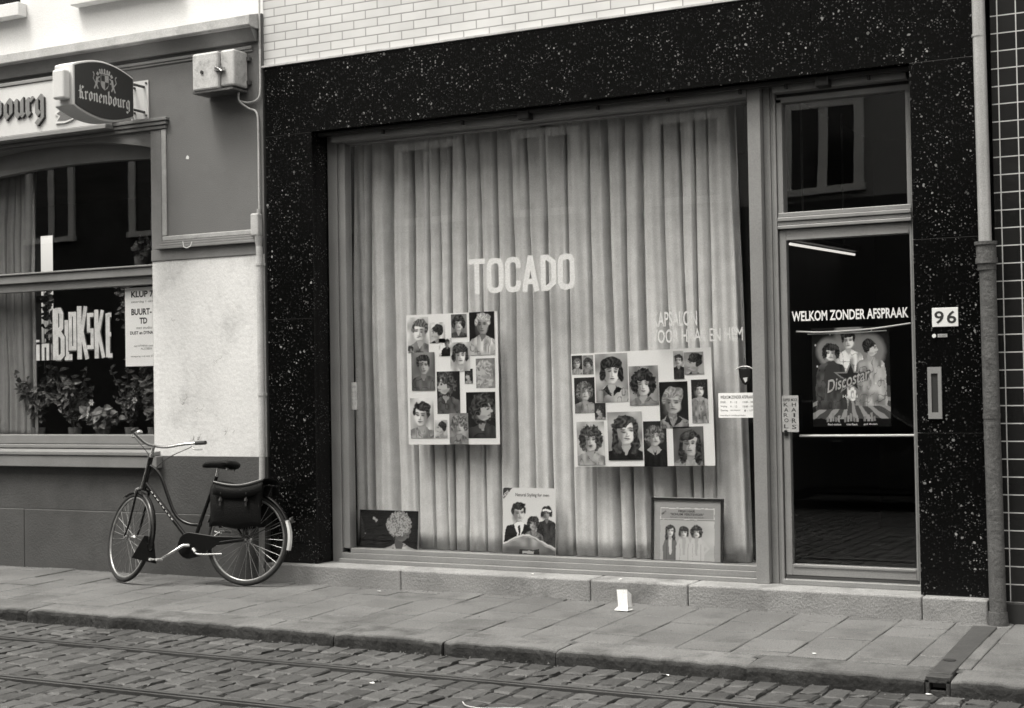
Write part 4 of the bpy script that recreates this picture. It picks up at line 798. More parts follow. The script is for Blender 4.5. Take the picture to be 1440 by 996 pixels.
# lettering on the cafe glass
def bx(x): return -9.580+(x/3.5575-73.6)*.00822
def bz(y): return 2.242-((380+y/3.5575)-434.8)*.00628
def LB(mb, dark, strokes, k):
    fr = front(0, W0+.016, 0)
    for j, (pts, th, closed) in enumerate(strokes):
        P = [(bx(a), bz(b_)) for a, b_ in pts]; e = .0009*k
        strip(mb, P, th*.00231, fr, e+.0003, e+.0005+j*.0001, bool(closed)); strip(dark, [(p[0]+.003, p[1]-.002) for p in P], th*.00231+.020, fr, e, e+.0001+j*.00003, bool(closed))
lt, dk = MB(), MB()
for k, st in enumerate([
    [([(333,256),(333,452)],22,0), ([(322,440),(360,440)],22,0)],
    [([(276,195),(276,452)],28,0), ([(276,206),(298,206),(306,222),(306,292),(290,312),(276,312)],20,0), ([(276,324),(300,324),(312,342),(312,425),(298,441),(276,441)],20,0)],
    [([(352,228),(352,396),(374,396),(374,228)],17,1)],
    [([(398,190),(398,452)],22,0), ([(430,192),(410,318)],17,0), ([(410,318),(436,452)],18,0)],
    [([(470,236),(444,236),(444,312),(462,312),(462,394),(436,394)],15,0)],
    [([(484,212),(484,450)],20,0), ([(514,215),(494,322)],15,0), ([(494,322),(518,448)],16,0)],
    [([(540,232),(540,446)],20,0), ([(540,240),(558,240)],16,0), ([(540,335),(556,335)],16,0), ([(540,438),(562,438)],16,0)],
    [([(186,372),(186,452)],18,0)], [([(186,348),(186,360)],18,0)], [([(214,452),(214,378),(238,378),(238,452)],14,0)]]):
    LB(lt, dk, st, k)
obj('cafe_lettering_shadow', dk, M['ink'], cpane); obj('cafe_lettering', lt, M['boxgrey'], cpane)
card('event_poster', 'white printed notice about a party behind the right side of the cafe window', -8.76, -8.34, 1.715, 2.385, W0+.032,
     [('KLUP 77',.070,.585,.285,.055,.035),('zaterdag 1 oktober',.07,.535,.32,.024,0),('BUURT-',.070,.435,.225,.055,.035),('TD',.160,.360,.085,.052,.035),('met studio a',.125,.315,.20,.024,0),('DUST en DYNAMITE',.055,.270,.33,.028,.03),('zaal ATHENA centrum',.095,.165,.25,.016,0),('ALSTEEN',.17,.140,.12,.016,0),('toegang vrij tot 21 u',.06,.075,.28,.016,0)], 'poster')

# plants on the inner sill
def plant(label, x, y, z, n_, hgt, spread, leafL, seed, m_='leaf', flowers=0, broad=.38, name='potted_plant', hang=False):
    rg = random.Random(seed); b = thing(name, label, 'plant', (x,y,z), 'plants in the cafe window')
    if not hang:
        g = MB(); g.tube([(x,y,z),(x,y,z+.05),(x,y,z+.13)], [.045,.052,.062], 16); obj('pot', g, M['pot'], b, smooth=False)
    st, lf, fl_ = MB(), MB(), MB(); z0 = z+.11
    for i in range(n_):
        a = rg.uniform(0, 6.28); rr = spread*rg.uniform(.3, 1); hh = hgt*rg.uniform(.35, 1)
        if hang: path = smoothpath([(x+rg.uniform(-.02,.02),y,z),(x+math.cos(a)*rr*.4,y+math.sin(a)*rr*.3,z-hh*.4),(x+math.cos(a)*rr*.7,y+math.sin(a)*rr*.3,z-hh)],5)
        else: path = smoothpath([(x,y,z0-.03),(x+math.cos(a)*rr*.35,y+math.sin(a)*rr*.3,z0+hh*.55),(x+math.cos(a)*rr,y+math.sin(a)*rr*.6,z0+hh)],5)
        st.tube(path, .0028, 5)
        for j in range(3, len(path)):
            p = path[j]
            for q in range(2):
                dr2 = Vector((rg.uniform(-1,1), rg.uniform(-1,.6), rg.uniform(-.5,.7))).normalized(); L_ = leafL*rg.uniform(.6,1.15); sd = dr2.cross(Vector((rg.uniform(-.4,.4), -1, rg.uniform(0,1)))).normalized()*L_*broad; nm = sd.cross(dr2).normalized()*L_*.12
                b0 = p; m1 = p+dr2*L_*.35; m2 = p+dr2*L_*.7-nm; e = p+dr2*L_-nm*2.2
                lf.add([b0, m1+sd+nm, m1-nm*.3, m1-sd+nm, m2+sd*.75+nm*.4, m2-nm*.5, m2-sd*.75+nm*.4, e], [(0,1,2),(0,2,3),(1,4,5,2),(2,5,6,3),(4,7,5),(5,7,6)])
        if i < flowers:
            p = path[-1]
            for q in range(6):
                an = q*1.047; c_ = Vector((math.cos(an), -.25, math.sin(an)))*.022; fl_.add([p, p+c_+Vector((-c_.z,0,c_.x))*.45, p+c_*1.45, p+c_-Vector((-c_.z,0,c_.x))*.45], [(0,1,2,3)])
    obj('stems', st, M['leaf'], b); o = obj('foliage', lf, M[m_], b); 
    if flowers: obj('blossoms', fl_, M['petal'], b)
    return b
plant('broad leafed plant in front of the grey cafe curtain, farthest left in the window', -9.98, .40, 1.06, 12, .62, .26, .085, 1, broad=.30)
plant('bushy plant with drooping leaves under the small cafe lettering, right of the curtain', -9.52, .38, 1.06, 15, .62, .26, .085, 2, flowers=2, broad=.28)
plant('low pale leafed plant with white blossoms behind the middle of the cafe sill', -9.18, .36, 1.06, 10, .20, .22, .09, 3, 'leafpale', flowers=4)
plant('thin leafed plant in the cafe window left of the event notice', -8.90, .42, 1.06, 14, .58, .24, .06, 4, flowers=3, broad=.3)
plant('tall leafy plant directly under the printed cafe notice', -8.62, .40, 1.06, 16, .74, .24, .10, 5, flowers=2, broad=.30)
plant('dark bushy plant at the right end of the cafe sill, behind the handlebar', -8.42, .36, 1.06, 9, .34, .16, .09, 6, flowers=2)
plant('trailing vine hanging beside the cafe curtain from the transom', -9.93, .45, 2.55, 6, 1.2, .12, .055, 7, broad=.45, name='trailing_vine', hang=True)
plant('short trailing vine hanging left of the event notice top', -9.02, .50, 2.55, 6, .55, .14, .06, 8, broad=.45, name='trailing_vine', hang=True)
plant('climbing plant sprig rising above the cafe transom at its right', -8.86, .52, 2.55, 6, .22, .14, .06, 9, broad=.45, name='climbing_plant')

# ---- blackletter strokes drawn with a slanted nib
NB = {
 'stem': lambda x: [[(x-.10,.90),(x+.02,.78)], [(x,.82),(x,.2)], [(x-.03,.2),(x+.11,.06)]],
}
def bl_letter(ch):
    sd = NB['stem']
    if ch == 'n': return [[(.10,.9),(.22,.78)],[(.2,.82),(.2,.06)],[(.2,.76),(.48,.96)],[(.48,.96),(.64,.80)],[(.64,.82),(.64,.18)],[(.62,.2),(.76,.06)]], .92
    if ch == 'u': return [[(.08,.90),(.2,.78)],[(.2,.8),(.2,.2)],[(.2,.2),(.40,.02)],[(.40,.02),(.64,.24)],[(.64,.95),(.64,.12)],[(.64,.15),(.76,.05)]], .92
    if ch == 'r': return sd(.2)+[[(.27,.76),(.42,.92)], [(.40,.92),(.54,.80)]], .68
    O_ = [[(.2,.78),(.2,.22)], [(.2,.8),(.42,.98)], [(.2,.22),(.40,.02)], [(.64,.80),(.64,.20)], [(.40,.98),(.64,.8)], [(.40,.02),(.64,.22)]]
    if ch == 'o': return O_, .88
    if ch == 'e': return [[(.2,.78),(.2,.22)], [(.2,.8),(.42,.98)], [(.40,.98),(.58,.80)], [(.58,.8),(.58,.62)], [(.22,.42),(.58,.62)], [(.2,.2),(.36,.04)], [(.36,.04),(.6,.2)]], .78
    if ch == 'b': return [[(.2,1.45),(.2,.22)], [(.2,1.5),(.06,1.36)]]+O_[1:], .88
    if ch == 'g': return O_+[[(.64,.2),(.64,-.25)], [(.64,-.25),(.40,-.46)], [(.40,-.46),(.16,-.30)]], .90
    if ch == 'K': return [[(.28,1.45),(.28,.2)], [(.14,1.38),(.30,1.52)], [(.20,.2),(.06,.04)], [(.28,.2),(.42,.06)], [(.34,.80),(.66,1.28)], [(.62,1.42),(.84,1.26)], [(.38,.82),(.62,.70)], [(.62,.72),(.62,.22)], [(.62,.22),(.86,.04)], [(.02,.86),(.22,.86)]], 1.05
def blackletter(word, fr, size, sx, d0, d1, nib=.115, mb=None):
    mb = mb or MB(); x_ = 0; k = 0
    for ch in word:
        st, adv = bl_letter(ch)
        for (p, q) in st:
            nv = (nib, nib*.8); pl = [(p[0]-nv[0],p[1]-nv[1]),(q[0]-nv[0],q[1]-nv[1]),(q[0]+nv[0],q[1]+nv[1]),(p[0]+nv[0],p[1]+nv[1])]
            mb.prism([((x_+a)*size*sx, b_*size) for a, b_ in pl], fr, d0, d1+k*.00012); k = (k+1) % 9
        x_ += adv
    return mb, x_*size*sx
# fascia light box above the cafe window
fs = thing('fascia_sign', 'long white fascia box over the cafe window with dark blackletter word', 'sign', (-10.6,-.06,3.7))
g = MB(); g.box(-13.0,-8.645,-.13,-.05,3.735,4.17); obj('sign_box', g, M['plastic'], fs, bevel=.006)
g = MB(); g.box(-13.0,-8.64,-.14,-.05,4.172,4.20); g.box(-13.0,-8.64,-.14,-.05,3.700,3.733); obj('sign_rim', g, M['alu'], fs, bevel=.003)
wmb, wl = blackletter('bourg', front(0,0,0), .17, .86, 0, 0)
fo, wl = blackletter('bourg', front(-9.585-wl+.27,-.131,3.885), .165, .90, 0, .016, nib=.125); fo.v = fo.v
obj('sign_lettering_edge', MB().add([(v[0]+.006,v[1]+.001,v[2]-.006) for v in fo.v], fo.f), M['ink'], fs)
obj('sign_lettering', fo, M['trim'], fs)
g = MB(); fr = front(0,-.131,0)
rb = [(-9.20,3.790),(-9.10,3.785),(-9.02,3.80),(-8.94,3.835),(-8.85,3.855),(-8.78,3.850),(-8.78,3.90),(-9.02,3.935),(-9.14,3.93),(-9.20,3.955),(-9.165,3.90),(-9.21,3.875),(-9.16,3.845)]
g.prism(rb, fr, 0, .012); obj('emblem_edge', g, M['white'], fs); cx_, cz_ = -9.0, 3.865; g = MB(); g.prism([(cx_+(a-cx_)*.86, cz_+(b_-cz_)*.72) for a, b_ in rb], fr, .0125, .015)
obj('emblem_ribbon', g, M['greywall'], fs)
# projecting illuminated sign
sg = thing('projecting_sign', 'white cased projecting beer sign with a dark face, crest and blackletter name', 'sign', (-8.40,-.1,3.7))
ya, yb = -.85, -.165
def lens(y0, y1, zs0, zs1, bulge, n_=14):
    P = []
    for i in range(n_+1): u = i/n_; P.append((y0+(y1-y0)*u, zs0-bulge*math.sin(math.pi*u)**.9))
    for i in range(n_+1): u = 1-i/n_; P.append((y0+(y1-y0)*u, zs1+bulge*math.sin(math.pi*u)**.9))
    return P
frS = (Vector((-8.30,0,0)), Y, Z, X)
g = MB(); g.prism(lens(ya, yb, 3.745, 4.072, .075), frS, -.20, -.004); obj('sign_case', g, M['plastic'], sg, bevel=.008)
g = MB(); g.box(-8.452,-8.330,ya-.075,ya-.001,3.79,4.02); obj('end_cap', g, M['plastic'], sg, bevel=.015)
g = MB(); g.prism(lens(ya+.016, yb-.016, 3.757, 4.060, .070), frS, -.002, .003); obj('sign_face', g, M['signred'], sg)
mbk, wk = blackletter('Kronenbourg', (Vector((-8.2965,-.795,3.800)), Y, Z, X), 1, 1, 0, .0006)
mbk, wk = blackletter('Kronenbourg', (Vector((-8.2965,-.800,3.805)), Y*1., Z-Y*0, X), .072, .585/(wk*.072), 0, .0006, nib=.10)
obj('sign_lettering', mbk, M['white'], sg)
cr = MB(); yc, zc = -.510, 3.98; F2 = (Vector((-8.2965,yc,zc)), Y, Z, X)
shield = [(-.045,.055),(.045,.055),(.045,-.02),(.030,-.048),(0,-.066),(-.030,-.048),(-.045,-.02)]
cr.prism(shield, F2, 0, .0005)
for k, (a, b_) in enumerate(((-.065,.095),(-.036,.10),(0,.104),(.036,.10),(.065,.095))): cr.prism([(a*.75-.008,.066),(a*.75+.008,.066),(a*.85+.008,b_-.004),(a*.85,b_+.004),(a*.85-.008,b_-.004)], F2, 0, .0005+k*.0001)
cr.prism([(-.06,.060),(.06,.060),(.06,.070),(-.06,.070)], F2, .0008, .0012)
for s_ in (-1, 1):      # rampant beasts either side
    for k, (p, q, th) in enumerate((((.080,.030),(.095,-.030),.024),((.085,.045),(.070,.066),.024),((.085,.02),(.055,.035),.011),((.09,.0),(.058,-.005),.011),((.095,-.03),(.075,-.065),.013),((.098,-.03),(.118,-.07),.013),((.105,-.02),(.130,.01),.008),((.130,.01),(.118,.045),.008),((.118,.045),(.132,.062),.010))):
        strip(cr, [(s_*p[0],p[1]),(s_*q[0],q[1])], th, F2, .0002*k, .0005+.0002*k)
obj('crest', cr, M['boxgrey'], sg)
g = MB(); g.prism([(-.040,.003),(0,.003),(0,.050),(-.040,.050)], F2, .0022, .0026); g.prism([(.002,-.060),(.040,-.02),(.040,0),(.002,0)], F2, .0022, .0026); obj('crest_quarter', g, M['signred'], sg)
g = MB(); g.box(-8.475,-8.285,-.012,0,3.765,4.085); obj('wall_plate', g, M['plastic'], sg, bevel=.003)
g = MB()
for zz in (3.82,4.03): 
    for xx in (-8.43,-8.33): g = MB(); g.tube([(xx,-.17,zz),(xx,-.012,zz)], .011, 10); obj('mounting_rod', g, M['iron'], sg)
g = MB()
for zz in (3.79,4.06):
    for xx in (-8.455,-8.305): g = MB(); g.tube([(xx,-.022,zz),(xx,-.010,zz)], .009, 8); obj('bolt', g, M['iron'], sg)

# ---- meter box, cables, junction box, white pipe
b = thing('meter_box', 'weathered square metal box fixed high on the cafe wall', 'box', (-7.46,-.1,3.87))
g = MB(); g.box(-7.655,-7.395,-.21,-.008,3.885,4.185); obj('box_door', g, M['boxgrey'], b, bevel=.016)
g = MB(); g.box(-7.392,-7.255,-.185,-.008,3.90,4.19); obj('box_body', g, M['boxgrey'], b, bevel=.016)
g = MB(); g.tube([(-7.555,-.209,4.03),(-7.555,-.218,4.03)], .014, 14); obj('keyhole', g, M['ink'], b)
g = MB(); g.box(-7.42,-7.34,-.222,-.19,4.02,4.05); g.tube([(-7.41,-.225,4.055),(-7.35,-.225,4.015)], .006, 6); obj('latch', g, M['chrome'], b)
for zz in (3.93,4.12): g = MB(); g.box(-7.254,-7.225,-.03,-.001,zz,zz+.03); obj('mounting_lug', g, M['iron'], b)
g = MB(); g.box(-7.66,-7.26,-.20,-.01,3.868,3.884); obj('base_plate', g, M['iron'], b)
g = MB(); g.tube(smoothpath([(-7.30,-.07,3.89),(-7.30,-.07,3.80),(-7.24,-.03,3.74),(-7.17,-.02,3.70),(-7.155,-.018,3.55),(-7.155,-.018,2.92)],6), .008, 8)
g.tube(smoothpath([(-7.31,-.05,3.80),(-7.24,-.025,3.785),(-7.150,-.018,3.81),(-7.131,-.016,3.90),(-7.131,-.014,4.20),(-7.131,-.014,4.60),(-7.131,-.014,9.0)],6), .008, 8)
tag(obj('power_cable', g, M['boxgrey'], smooth=True), 'thin cable running down the wall corner from the square metal box', 'cable')
b = thing('junction_box', 'small upright junction box at the bottom of the corner cable', 'box', (-7.17,-.03,2.65))
g = MB(); g.box(-7.215,-7.138,-.06,0,2.715,2.895); obj('box_case', g, M['boxgrey'], b, bevel=.012)
g = MB(); g.tube([(-7.158,-.02,2.895),(-7.158,-.02,2.93)], .016, 10); g.tube([(-7.155,-.03,2.715),(-7.155,-.03,2.62)], [.034,.022], 12); obj('cable_gland', g, M['trimlight'], b)
b = thing('wall_conduit', 'straight white painted pipe running down the corner beside the granite', 'pipe', (-7.15,-.03,0))
g = MB(); g.tube([(-7.150,-.030,2.63),(-7.148,-.032,.97)], .027, 14); obj('pipe_upper', g, M['pipewhite'], b, smooth=True)
g = MB(); g.tube([(-7.148,-.033,.968),(-7.146,-.060,.02)], .024, 14); obj('pipe_lower', g, M['trimlight'], b, smooth=True)
for zz in (2.48,1.45): g = MB(); g.tube([(-7.149,-.031,zz),(-7.149,-.031,zz+.022)], .031, 14); g.box(-7.19,-7.115,-.012,0,zz,zz+.022); obj('pipe_clip', g, M['pipewhite'], b)
# scuffs and scribbled scratches low on the white pier
g = MB(); rg = random.Random(4)
for (x, z, n_) in ((-7.86,1.085,7),(-7.80,1.10,4),(-7.95,1.42,6),(-7.80,1.36,4),(-7.60,1.75,3),(-8.05,2.1,3),(-7.5,1.15,3)):
    for k in range(n_):
        a = (x+rg.uniform(-.05,.05), z+rg.uniform(-.02,.02)); q = rg.uniform(-1.2,1.2); l_ = rg.uniform(.008,.03); pts = [a, (a[0]+l_*math.cos(q), a[1]+l_*math.sin(q)), (a[0]+l_*1.6*math.cos(q+.6), a[1]+l_*1.6*math.sin(q+.6))]
        strip(g, pts, rg.uniform(.0012,.0028), front(0,-.0033,0), 0, .0004+k*.00005)
obj('scuff_marks', g, M['inkgrey'], cf)
# paint flecks on the cafe wall
g = MB(); g.prism([(0,0),(.03,-.005),(.034,.014),(.018,.03),(.006,.02)], front(-7.905,-.0015,3.395), 0, .0008); strip(g, [(-7.91,2.718),(-7.90,2.672),(-7.87,2.660),(-7.83,2.675),(-7.815,2.71)], .006, front(0,-.046,0), 0, .001); obj('paint_chip', g, M['letterwhite'], cf)

# ------------------------------------------------------------------ bicycle
P0 = Vector((-7.05,-.347,0)); Hh = Vector((-.98769,-.15643,0)); L_ = R(8)
sdv = Vector((-.15643,.98769,0)); Uu = sdv*math.sin(L_)+Z*math.cos(L_); Nn = Hh.cross(Uu); Nn = Nn if Nn.y > 0 else -Nn     # Nn points to the wall
def B(s, t_, w_=0.): return P0 + Hh*s + Uu*t_ + Nn*w_
ax0 = B(.979,.749); axd = (B(.936,.985)-ax0).normalized()
STEER = R(30)
rotm = Matrix.Rotation(STEER, 3, axd); 
if (rotm @ Hh).y < Hh.y: rotm = Matrix.Rotation(-STEER, 3, axd)
def F(s, t_, w_=0.): return ax0 + rotm @ (B(s, t_, w_)-ax0)
bk = thing('bicycle', 'old black roadster bicycle leaning against the cafe front beside the granite', 'bicycle', P0)
RW = .352
def wheel(fn, cs, ct, nsp=32):
    tp = [fn(cs+(RW-.016)*math.cos(a), ct+(RW-.016)*math.sin(a)) for a in [2*math.pi*i/56 for i in range(56)]]
    rp = [fn(cs+(RW-.036)*math.cos(a), ct+(RW-.036)*math.sin(a)) for a in [2*math.pi*i/56 for i in range(56)]]
    g = MB(); g.tube(rp, .0105, 8, closed=True); wh = obj('wheel', g, M['rim'], bk, smooth=True)
    g = MB(); g.tube(tp, .0175, 10, closed=True); obj('tyre', g, M['rubbertyre'], wh, smooth=True)
    g = MB(); g.tube([fn(cs,ct,-.055),fn(cs,ct,-.03),fn(cs,ct,-.028),fn(cs,ct,.028),fn(cs,ct,.03),fn(cs,ct,.055)], [.008,.026,.016,.016,.026,.008], 12); obj('hub', g, M['chrome'], wh, smooth=True)
    for i in range(nsp):
        a = 2*math.pi*i/nsp; sgn = 1 if i % 2 else -1; a2 = a + (.55 if (i//2) % 2 else -.55)
        g = MB(); g.tube([fn(cs+.022*math.cos(a2), ct+.022*math.sin(a2), sgn*.028), fn(cs+(RW-.045)*math.cos(a), ct+(RW-.045)*math.sin(a), 0)], .0014, 4, cap=False); obj('spoke', g, M['rim'], wh)
    return wh
wheel(B, .034, RW); wheel(F, 1.099, RW)
def tb(name, pts, r_, m_='frameblack', parent=None, sm=6, seg=10):
    g = MB(); g.tube(smoothpath(pts, sm) if sm else pts, r_, seg); return obj(name, g, M[m_], parent or bk, smooth=True)
g = MB()
g.tube([B(.936,.985),B(.981,.735)], .019, 12)                                   # head tube
g.tube([B(.973,.785),B(.515,.300)], .0155, 12)                                  # down tube
g.tube(smoothpath([B(.948,.925),B(.885,.885),B(.825,.815),B(.765,.690),B(.705,.570),B(.640,.500),B(.545,.462),B(.445,.458)],6), .0135, 12)   # curved tube
g.tube([B(.335,.835),B(.515,.290)], .0155, 12)                                  # seat tube
for w_ in (-.055,.055):
    g.tube([B(.50,.295,w_*.5),B(.034,RW,w_)], .009, 8); g.tube([B(.352,.775,w_*.4),B(.034,RW,w_)], .0075, 8)
g.tube([B(.515,.295,-.04),B(.515,.295,.04)], .022, 14)
obj('frame', g, M['frameblack'], bk, smooth=True)
g = MB()
for k in range(8): g.tube([B(.905-.028*k,.714-.0297*k,-.0157),B(.890-.028*k,.698-.0297*k,-.0157)], .004, 5)
obj('frame_lettering', g, M['pipewhite'], bk)
g = MB(); g.tube([F(.981,.735),F(.984,.722)], .024, 12); 
for w_ in (-.052,.052): g.tube(smoothpath([F(.983,.722,w_*.5),F(.990,.705,w_),F(1.025,.56,w_),F(1.055,.44,w_),F(1.099,RW,w_)],5), [.011]*5+[.010]*10+[.008]*6, 8)
obj('fork', g, M['frameblack'], bk, smooth=True)
tb('stem', [F(.936,.985),F(.920,1.055),F(.905,1.085)], .0125, 'chrome')
hb = tb('handlebar', [F(.66,1.135,-.30),F(.74,1.135,-.285),F(.83,1.115,-.20),F(.885,1.080,-.09),F(.905,1.075,0),F(.885,1.080,.09),F(.83,1.115,.20),F(.74,1.135,.285),F(.66,1.135,.30)], .0115, 'chrome')
for w_ in (-1, 1):
    g = MB(); g.tube([F(.645,1.135,w_*.303),F(.76,1.135,w_*.280)], .0165, 10); obj('grip', g, M['grip'], hb, smooth=True)
    g = MB(); g.tube(smoothpath([F(.79,1.11,w_*.262),F(.76,1.085,w_*.275),F(.67,1.08,w_*.295)],4), .006, 6); obj('brake_lever', g, M['chrome'], hb, smooth=True)
g = MB(); g.ellipsoid(F(.82,1.145,-.19), .026, .026, .020); obj('bell', g, M['chrome'], hb, smooth=True)
tb('brake_rod', [F(.78,1.10,-.255),F(.87,1.03,-.10),F(.935,.98,-.025),F(.985,.76,-.025),F(1.0,.70,-.04)], .0035, 'chrome')
tb('brake_cable', [F(.78,1.10,.255),F(.90,.99,.12),F(.98,.84,.03),F(.985,.72,.02)], .0035, 'black')
g = MB(); g.tube(smoothpath([F(.985,.735,-.04),F(1.03,.725,-.045),F(1.06,.70,-.035)],3), .007, 6); g.box(0,0,0,0,0,0) if False else None; obj('brake_caliper', g, M['chrome'], bk, smooth=True)
# mudguards
def mud(fn, cs, ct, a0, a1, name, m_='frameblack'):
    g = MB(); n_ = 26; vs = []; rr = RW+.018; pf_ = [(-.026,-.014),(-.020,-.002),(0,.004),(.020,-.002),(.026,-.014)]
    for i in range(n_+1):
        a = a0+(a1-a0)*i/n_
        for (w_, dr3) in pf_: vs.append(fn(cs+(rr+dr3)*math.cos(a), ct+(rr+dr3)*math.sin(a), w_))
    g.add(vs, [(i*5+k, (i+1)*5+k, (i+1)*5+k+1, i*5+k+1) for i in range(n_) for k in range(4)])
    o = obj(name, g, M[m_], bk, smooth=True); q = o.modifiers.new('thickness', 'SOLIDIFY'); q.thickness = .0015; return o
mg = mud(B, .034, RW, R(-12)+math.pi, R(15), 'mudguard') if False else mud(B, .034, RW, R(20), R(183), 'mudguard')
fm = mud(F, 1.099, RW, R(62), R(200), 'mudguard')
g = MB(); g.tube([B(.034,RW,-.05),B(.034-.37*math.cos(R(25)),RW+.37*math.sin(R(25)),-.028)], .0035, 6); g.tube([F(1.099,RW,-.05),F(1.099-.36*math.cos(R(10)),RW-.36*math.sin(R(10)),-.026)], .0035, 6); g.tube([B(.034,RW,-.05),B(.10,.755,-.06)], .005, 6); obj('stay', g, M['black'], bk)
# white rear end with reflector
g = MB(); vs = []
for i in range(9):
    a = R(156)+R(36)*i/8
    for (w_, r3) in ((-.029,.008),(-.018,.022),(.018,.022),(.029,.008)): vs.append(B(.034+(RW+r3)*math.cos(a), RW+(RW+r3)*math.sin(a), w_))
g.add(vs, [(i*4+k,(i+1)*4+k,(i+1)*4+k+1,i*4+k+1) for i in range(8) for k in range(3)]); o = obj('rear_marker', g, M['white'], mg); q = o.modifiers.new('thickness','SOLIDIFY'); q.thickness = .003
g = MB(); g.tube([B(-.335,.50,-.02),B(-.352,.505,-.02)], .022, 14); obj('reflector', g, M['signred'], mg)
# front mud flap
g = MB(); a = R(196); vs = [F(1.099+(RW+.02)*math.cos(a)+ds, RW+(RW+.02)*math.sin(a)+dt, w_) for (ds, dt, w_) in ((.03,.10,-.05),(.03,.10,.030),(-.01,-.105,.06),(-.01,-.085,-.155))]
vs2 = [v+(rotm @ Hh)*.005 for v in vs]; g.add(vs+vs2, [(0,1,2,3),(4,7,6,5),(0,4,5,1),(1,5,6,2),(2,6,7,3),(3,7,4,0)]); obj('mud_flap', g, M['leather'], fm)
# saddle
sp = tb('seat_post', [B(.338,.82),B(.322,.905)], .0125, 'chrome', sm=0)
g = MB(); secs = [(.165,.922,.040,.018),(.180,.930,.092,.042),(.215,.934,.105,.050),(.265,.936,.088,.048),(.320,.936,.050,.040),(.380,.936,.032,.036),(.430,.932,.027,.034),(.458,.922,.016,.020)]
vs = []
for (s_, t_, hw, hh) in secs:
    for k in range(12):
        a = 2*math.pi*k/12; vs.append(B(s_, t_+hh*math.sin(a)*(.95 if math.sin(a) < 0 else .62), hw*math.cos(a)))
g.add(vs, [(i*12+k,(i+1)*12+k,(i+1)*12+(k+1) % 12,i*12+(k+1) % 12) for i in range(len(secs)-1) for k in range(12)]+[tuple(range(12)), tuple((len(secs)-1)*12+k for k in range(12))])
sd_ = obj('saddle', g, M['leather'], bk, smooth=True)
g = MB()
for w_ in (-.05,.05):
    pts = []
    for i in range(40): a = i*1.05; pts.append(B(.215+.014*math.cos(a), .905-.0009*i+.012, w_+.014*math.sin(a)))
    g.tube(pts, .0025, 5)
g.tube([B(.20,.905,-.03),B(.42,.915,-.01)], .004, 6); g.tube([B(.20,.905,.03),B(.42,.915,.01)], .004, 6); obj('saddle_spring', g, M['chrome'], sd_)
# chain guard, cranks, pedals, kickstand, rack
g = MB(); pts = [(.515+.105*math.cos(R(a)), .295+.105*math.sin(R(a))) for a in range(-70,251,16)]; o_, u_, v_, n_ = P0, Hh, Uu, -Nn
pl = [(.515+.105*math.cos(R(a)), .295+.105*math.sin(R(a))) for a in range(-95,96,14)]+[(.40,.385),(.28,.372),(.05,.372),(.04,.335),(.28,.300),(.40,.22)]
g.prism(pl, (P0, Hh, Uu, -Nn), .030, .050); obj('chain_guard', g, M['frameblack'], bk, bevel=.006)
g = MB(); g.tube([B(.515,.295,-.05),B(.540,.294,-.085),B(.735,.185,-.085)], [.014,.013,.009], 8); cr1 = obj('crank', g, M['chrome'], bk, smooth=True)
g = MB(); o = B(.745,.180,-.135); 
for dy in (-.03,.03): g.tube([B(.745+dy,.180,-.10),B(.745+dy,.180,-.18)], .010, 8)
g.tube([B(.745,.180,-.085),B(.745,.180,-.185)], .006, 8); obj('pedal', g, M['boxgrey'], cr1)
g = MB(); g.tube([B(.515,.295,.05),B(.49,.296,.085),B(.32,.405,.085)], [.014,.013,.009], 8); cr2 = obj('crank', g, M['chrome'], bk, smooth=True)
g = MB()
for dy in (-.03,.03): g.tube([B(.315+dy,.410,.10),B(.315+dy,.410,.18)], .010, 8)
obj('pedal', g, M['boxgrey'], cr2)
tb('kickstand', [B(.455,.255,-.05),B(.435,.235,-.075),B(.38,.228,-.08),B(.20,.235,-.085)], .007, 'chrome'); 
g = MB(); g.tube([B(.47,.27,-.06),B(.44,.245,-.07)], .014, 10); obj('stand_bracket', g, M['chrome'], bk)
g = MB()
for w_ in (-.06,.0,.06): g.tube([B(.30,.760,w_),B(-.17,.765,w_)], .005, 6)
for s_ in (.28,.10,-.16): g.tube([B(s_,.762,-.06),B(s_,.762,.06)], .005, 6)
for w_ in (-.062,.062): g.tube([B(-.12,.765,w_),B(.034,RW,w_)], .0045, 6)
obj('luggage_rack', g, M['black'], bk)
# pannier bags over the rack
pn = thing('pannier_bags', 'pair of bulging black panniers over the bicycle rear rack', 'bag', B(.09,.45,-.1))
for side in (-1, 1):
    g = MB(); n1, n2 = 14, 10; vs = []
    top = lambda u: .785-.03*math.sin(u*3.1)+ (.035*u)
    for i in range(n1+1):
        u = i/n1; s_ = .325-.435*u
        for j in range(n2):
            v = j/n2*2*math.pi; hw = (.036+.020*math.sin(u*3.1))*(1 if math.cos(v) > 0 else .5); tt = .60+.165*math.copysign(abs(math.sin(v))**.6, math.sin(v)); 
            e = (1-abs(2*u-1)**6)**.5; hw *= .35+.65*e
            vs.append(B(s_+.012*math.sin(v*2), tt+(.02*u if math.sin(v) > 0 else .0)+.01*math.sin(u*9), side*(.075+hw*math.copysign(abs(math.cos(v))**.6, math.cos(v))*(1 if side > 0 else 1))))
    g.add(vs, [(i*n2+j,(i+1)*n2+j,(i+1)*n2+(j+1) % n2,i*n2+(j+1) % n2) for i in range(n1) for j in range(n2)]+[tuple(range(n2)), tuple(n1*n2+j for j in range(n2))])
    bag = obj('bag', g, M['leather'], pn, smooth=True); 
    g = MB()
    for s_ in (.22,.00): g.tube([B(s_,.775,side*.10),B(s_-.01,.70,side*.138),B(s_-.012,.60,side*.142)], .008, 6); g.tube([B(s_-.012,.655,side*.141),B(s_-.012,.635,side*.146)], .014, 6)
    obj('strap', g, M['black'], bag)
g = MB(); vs = []
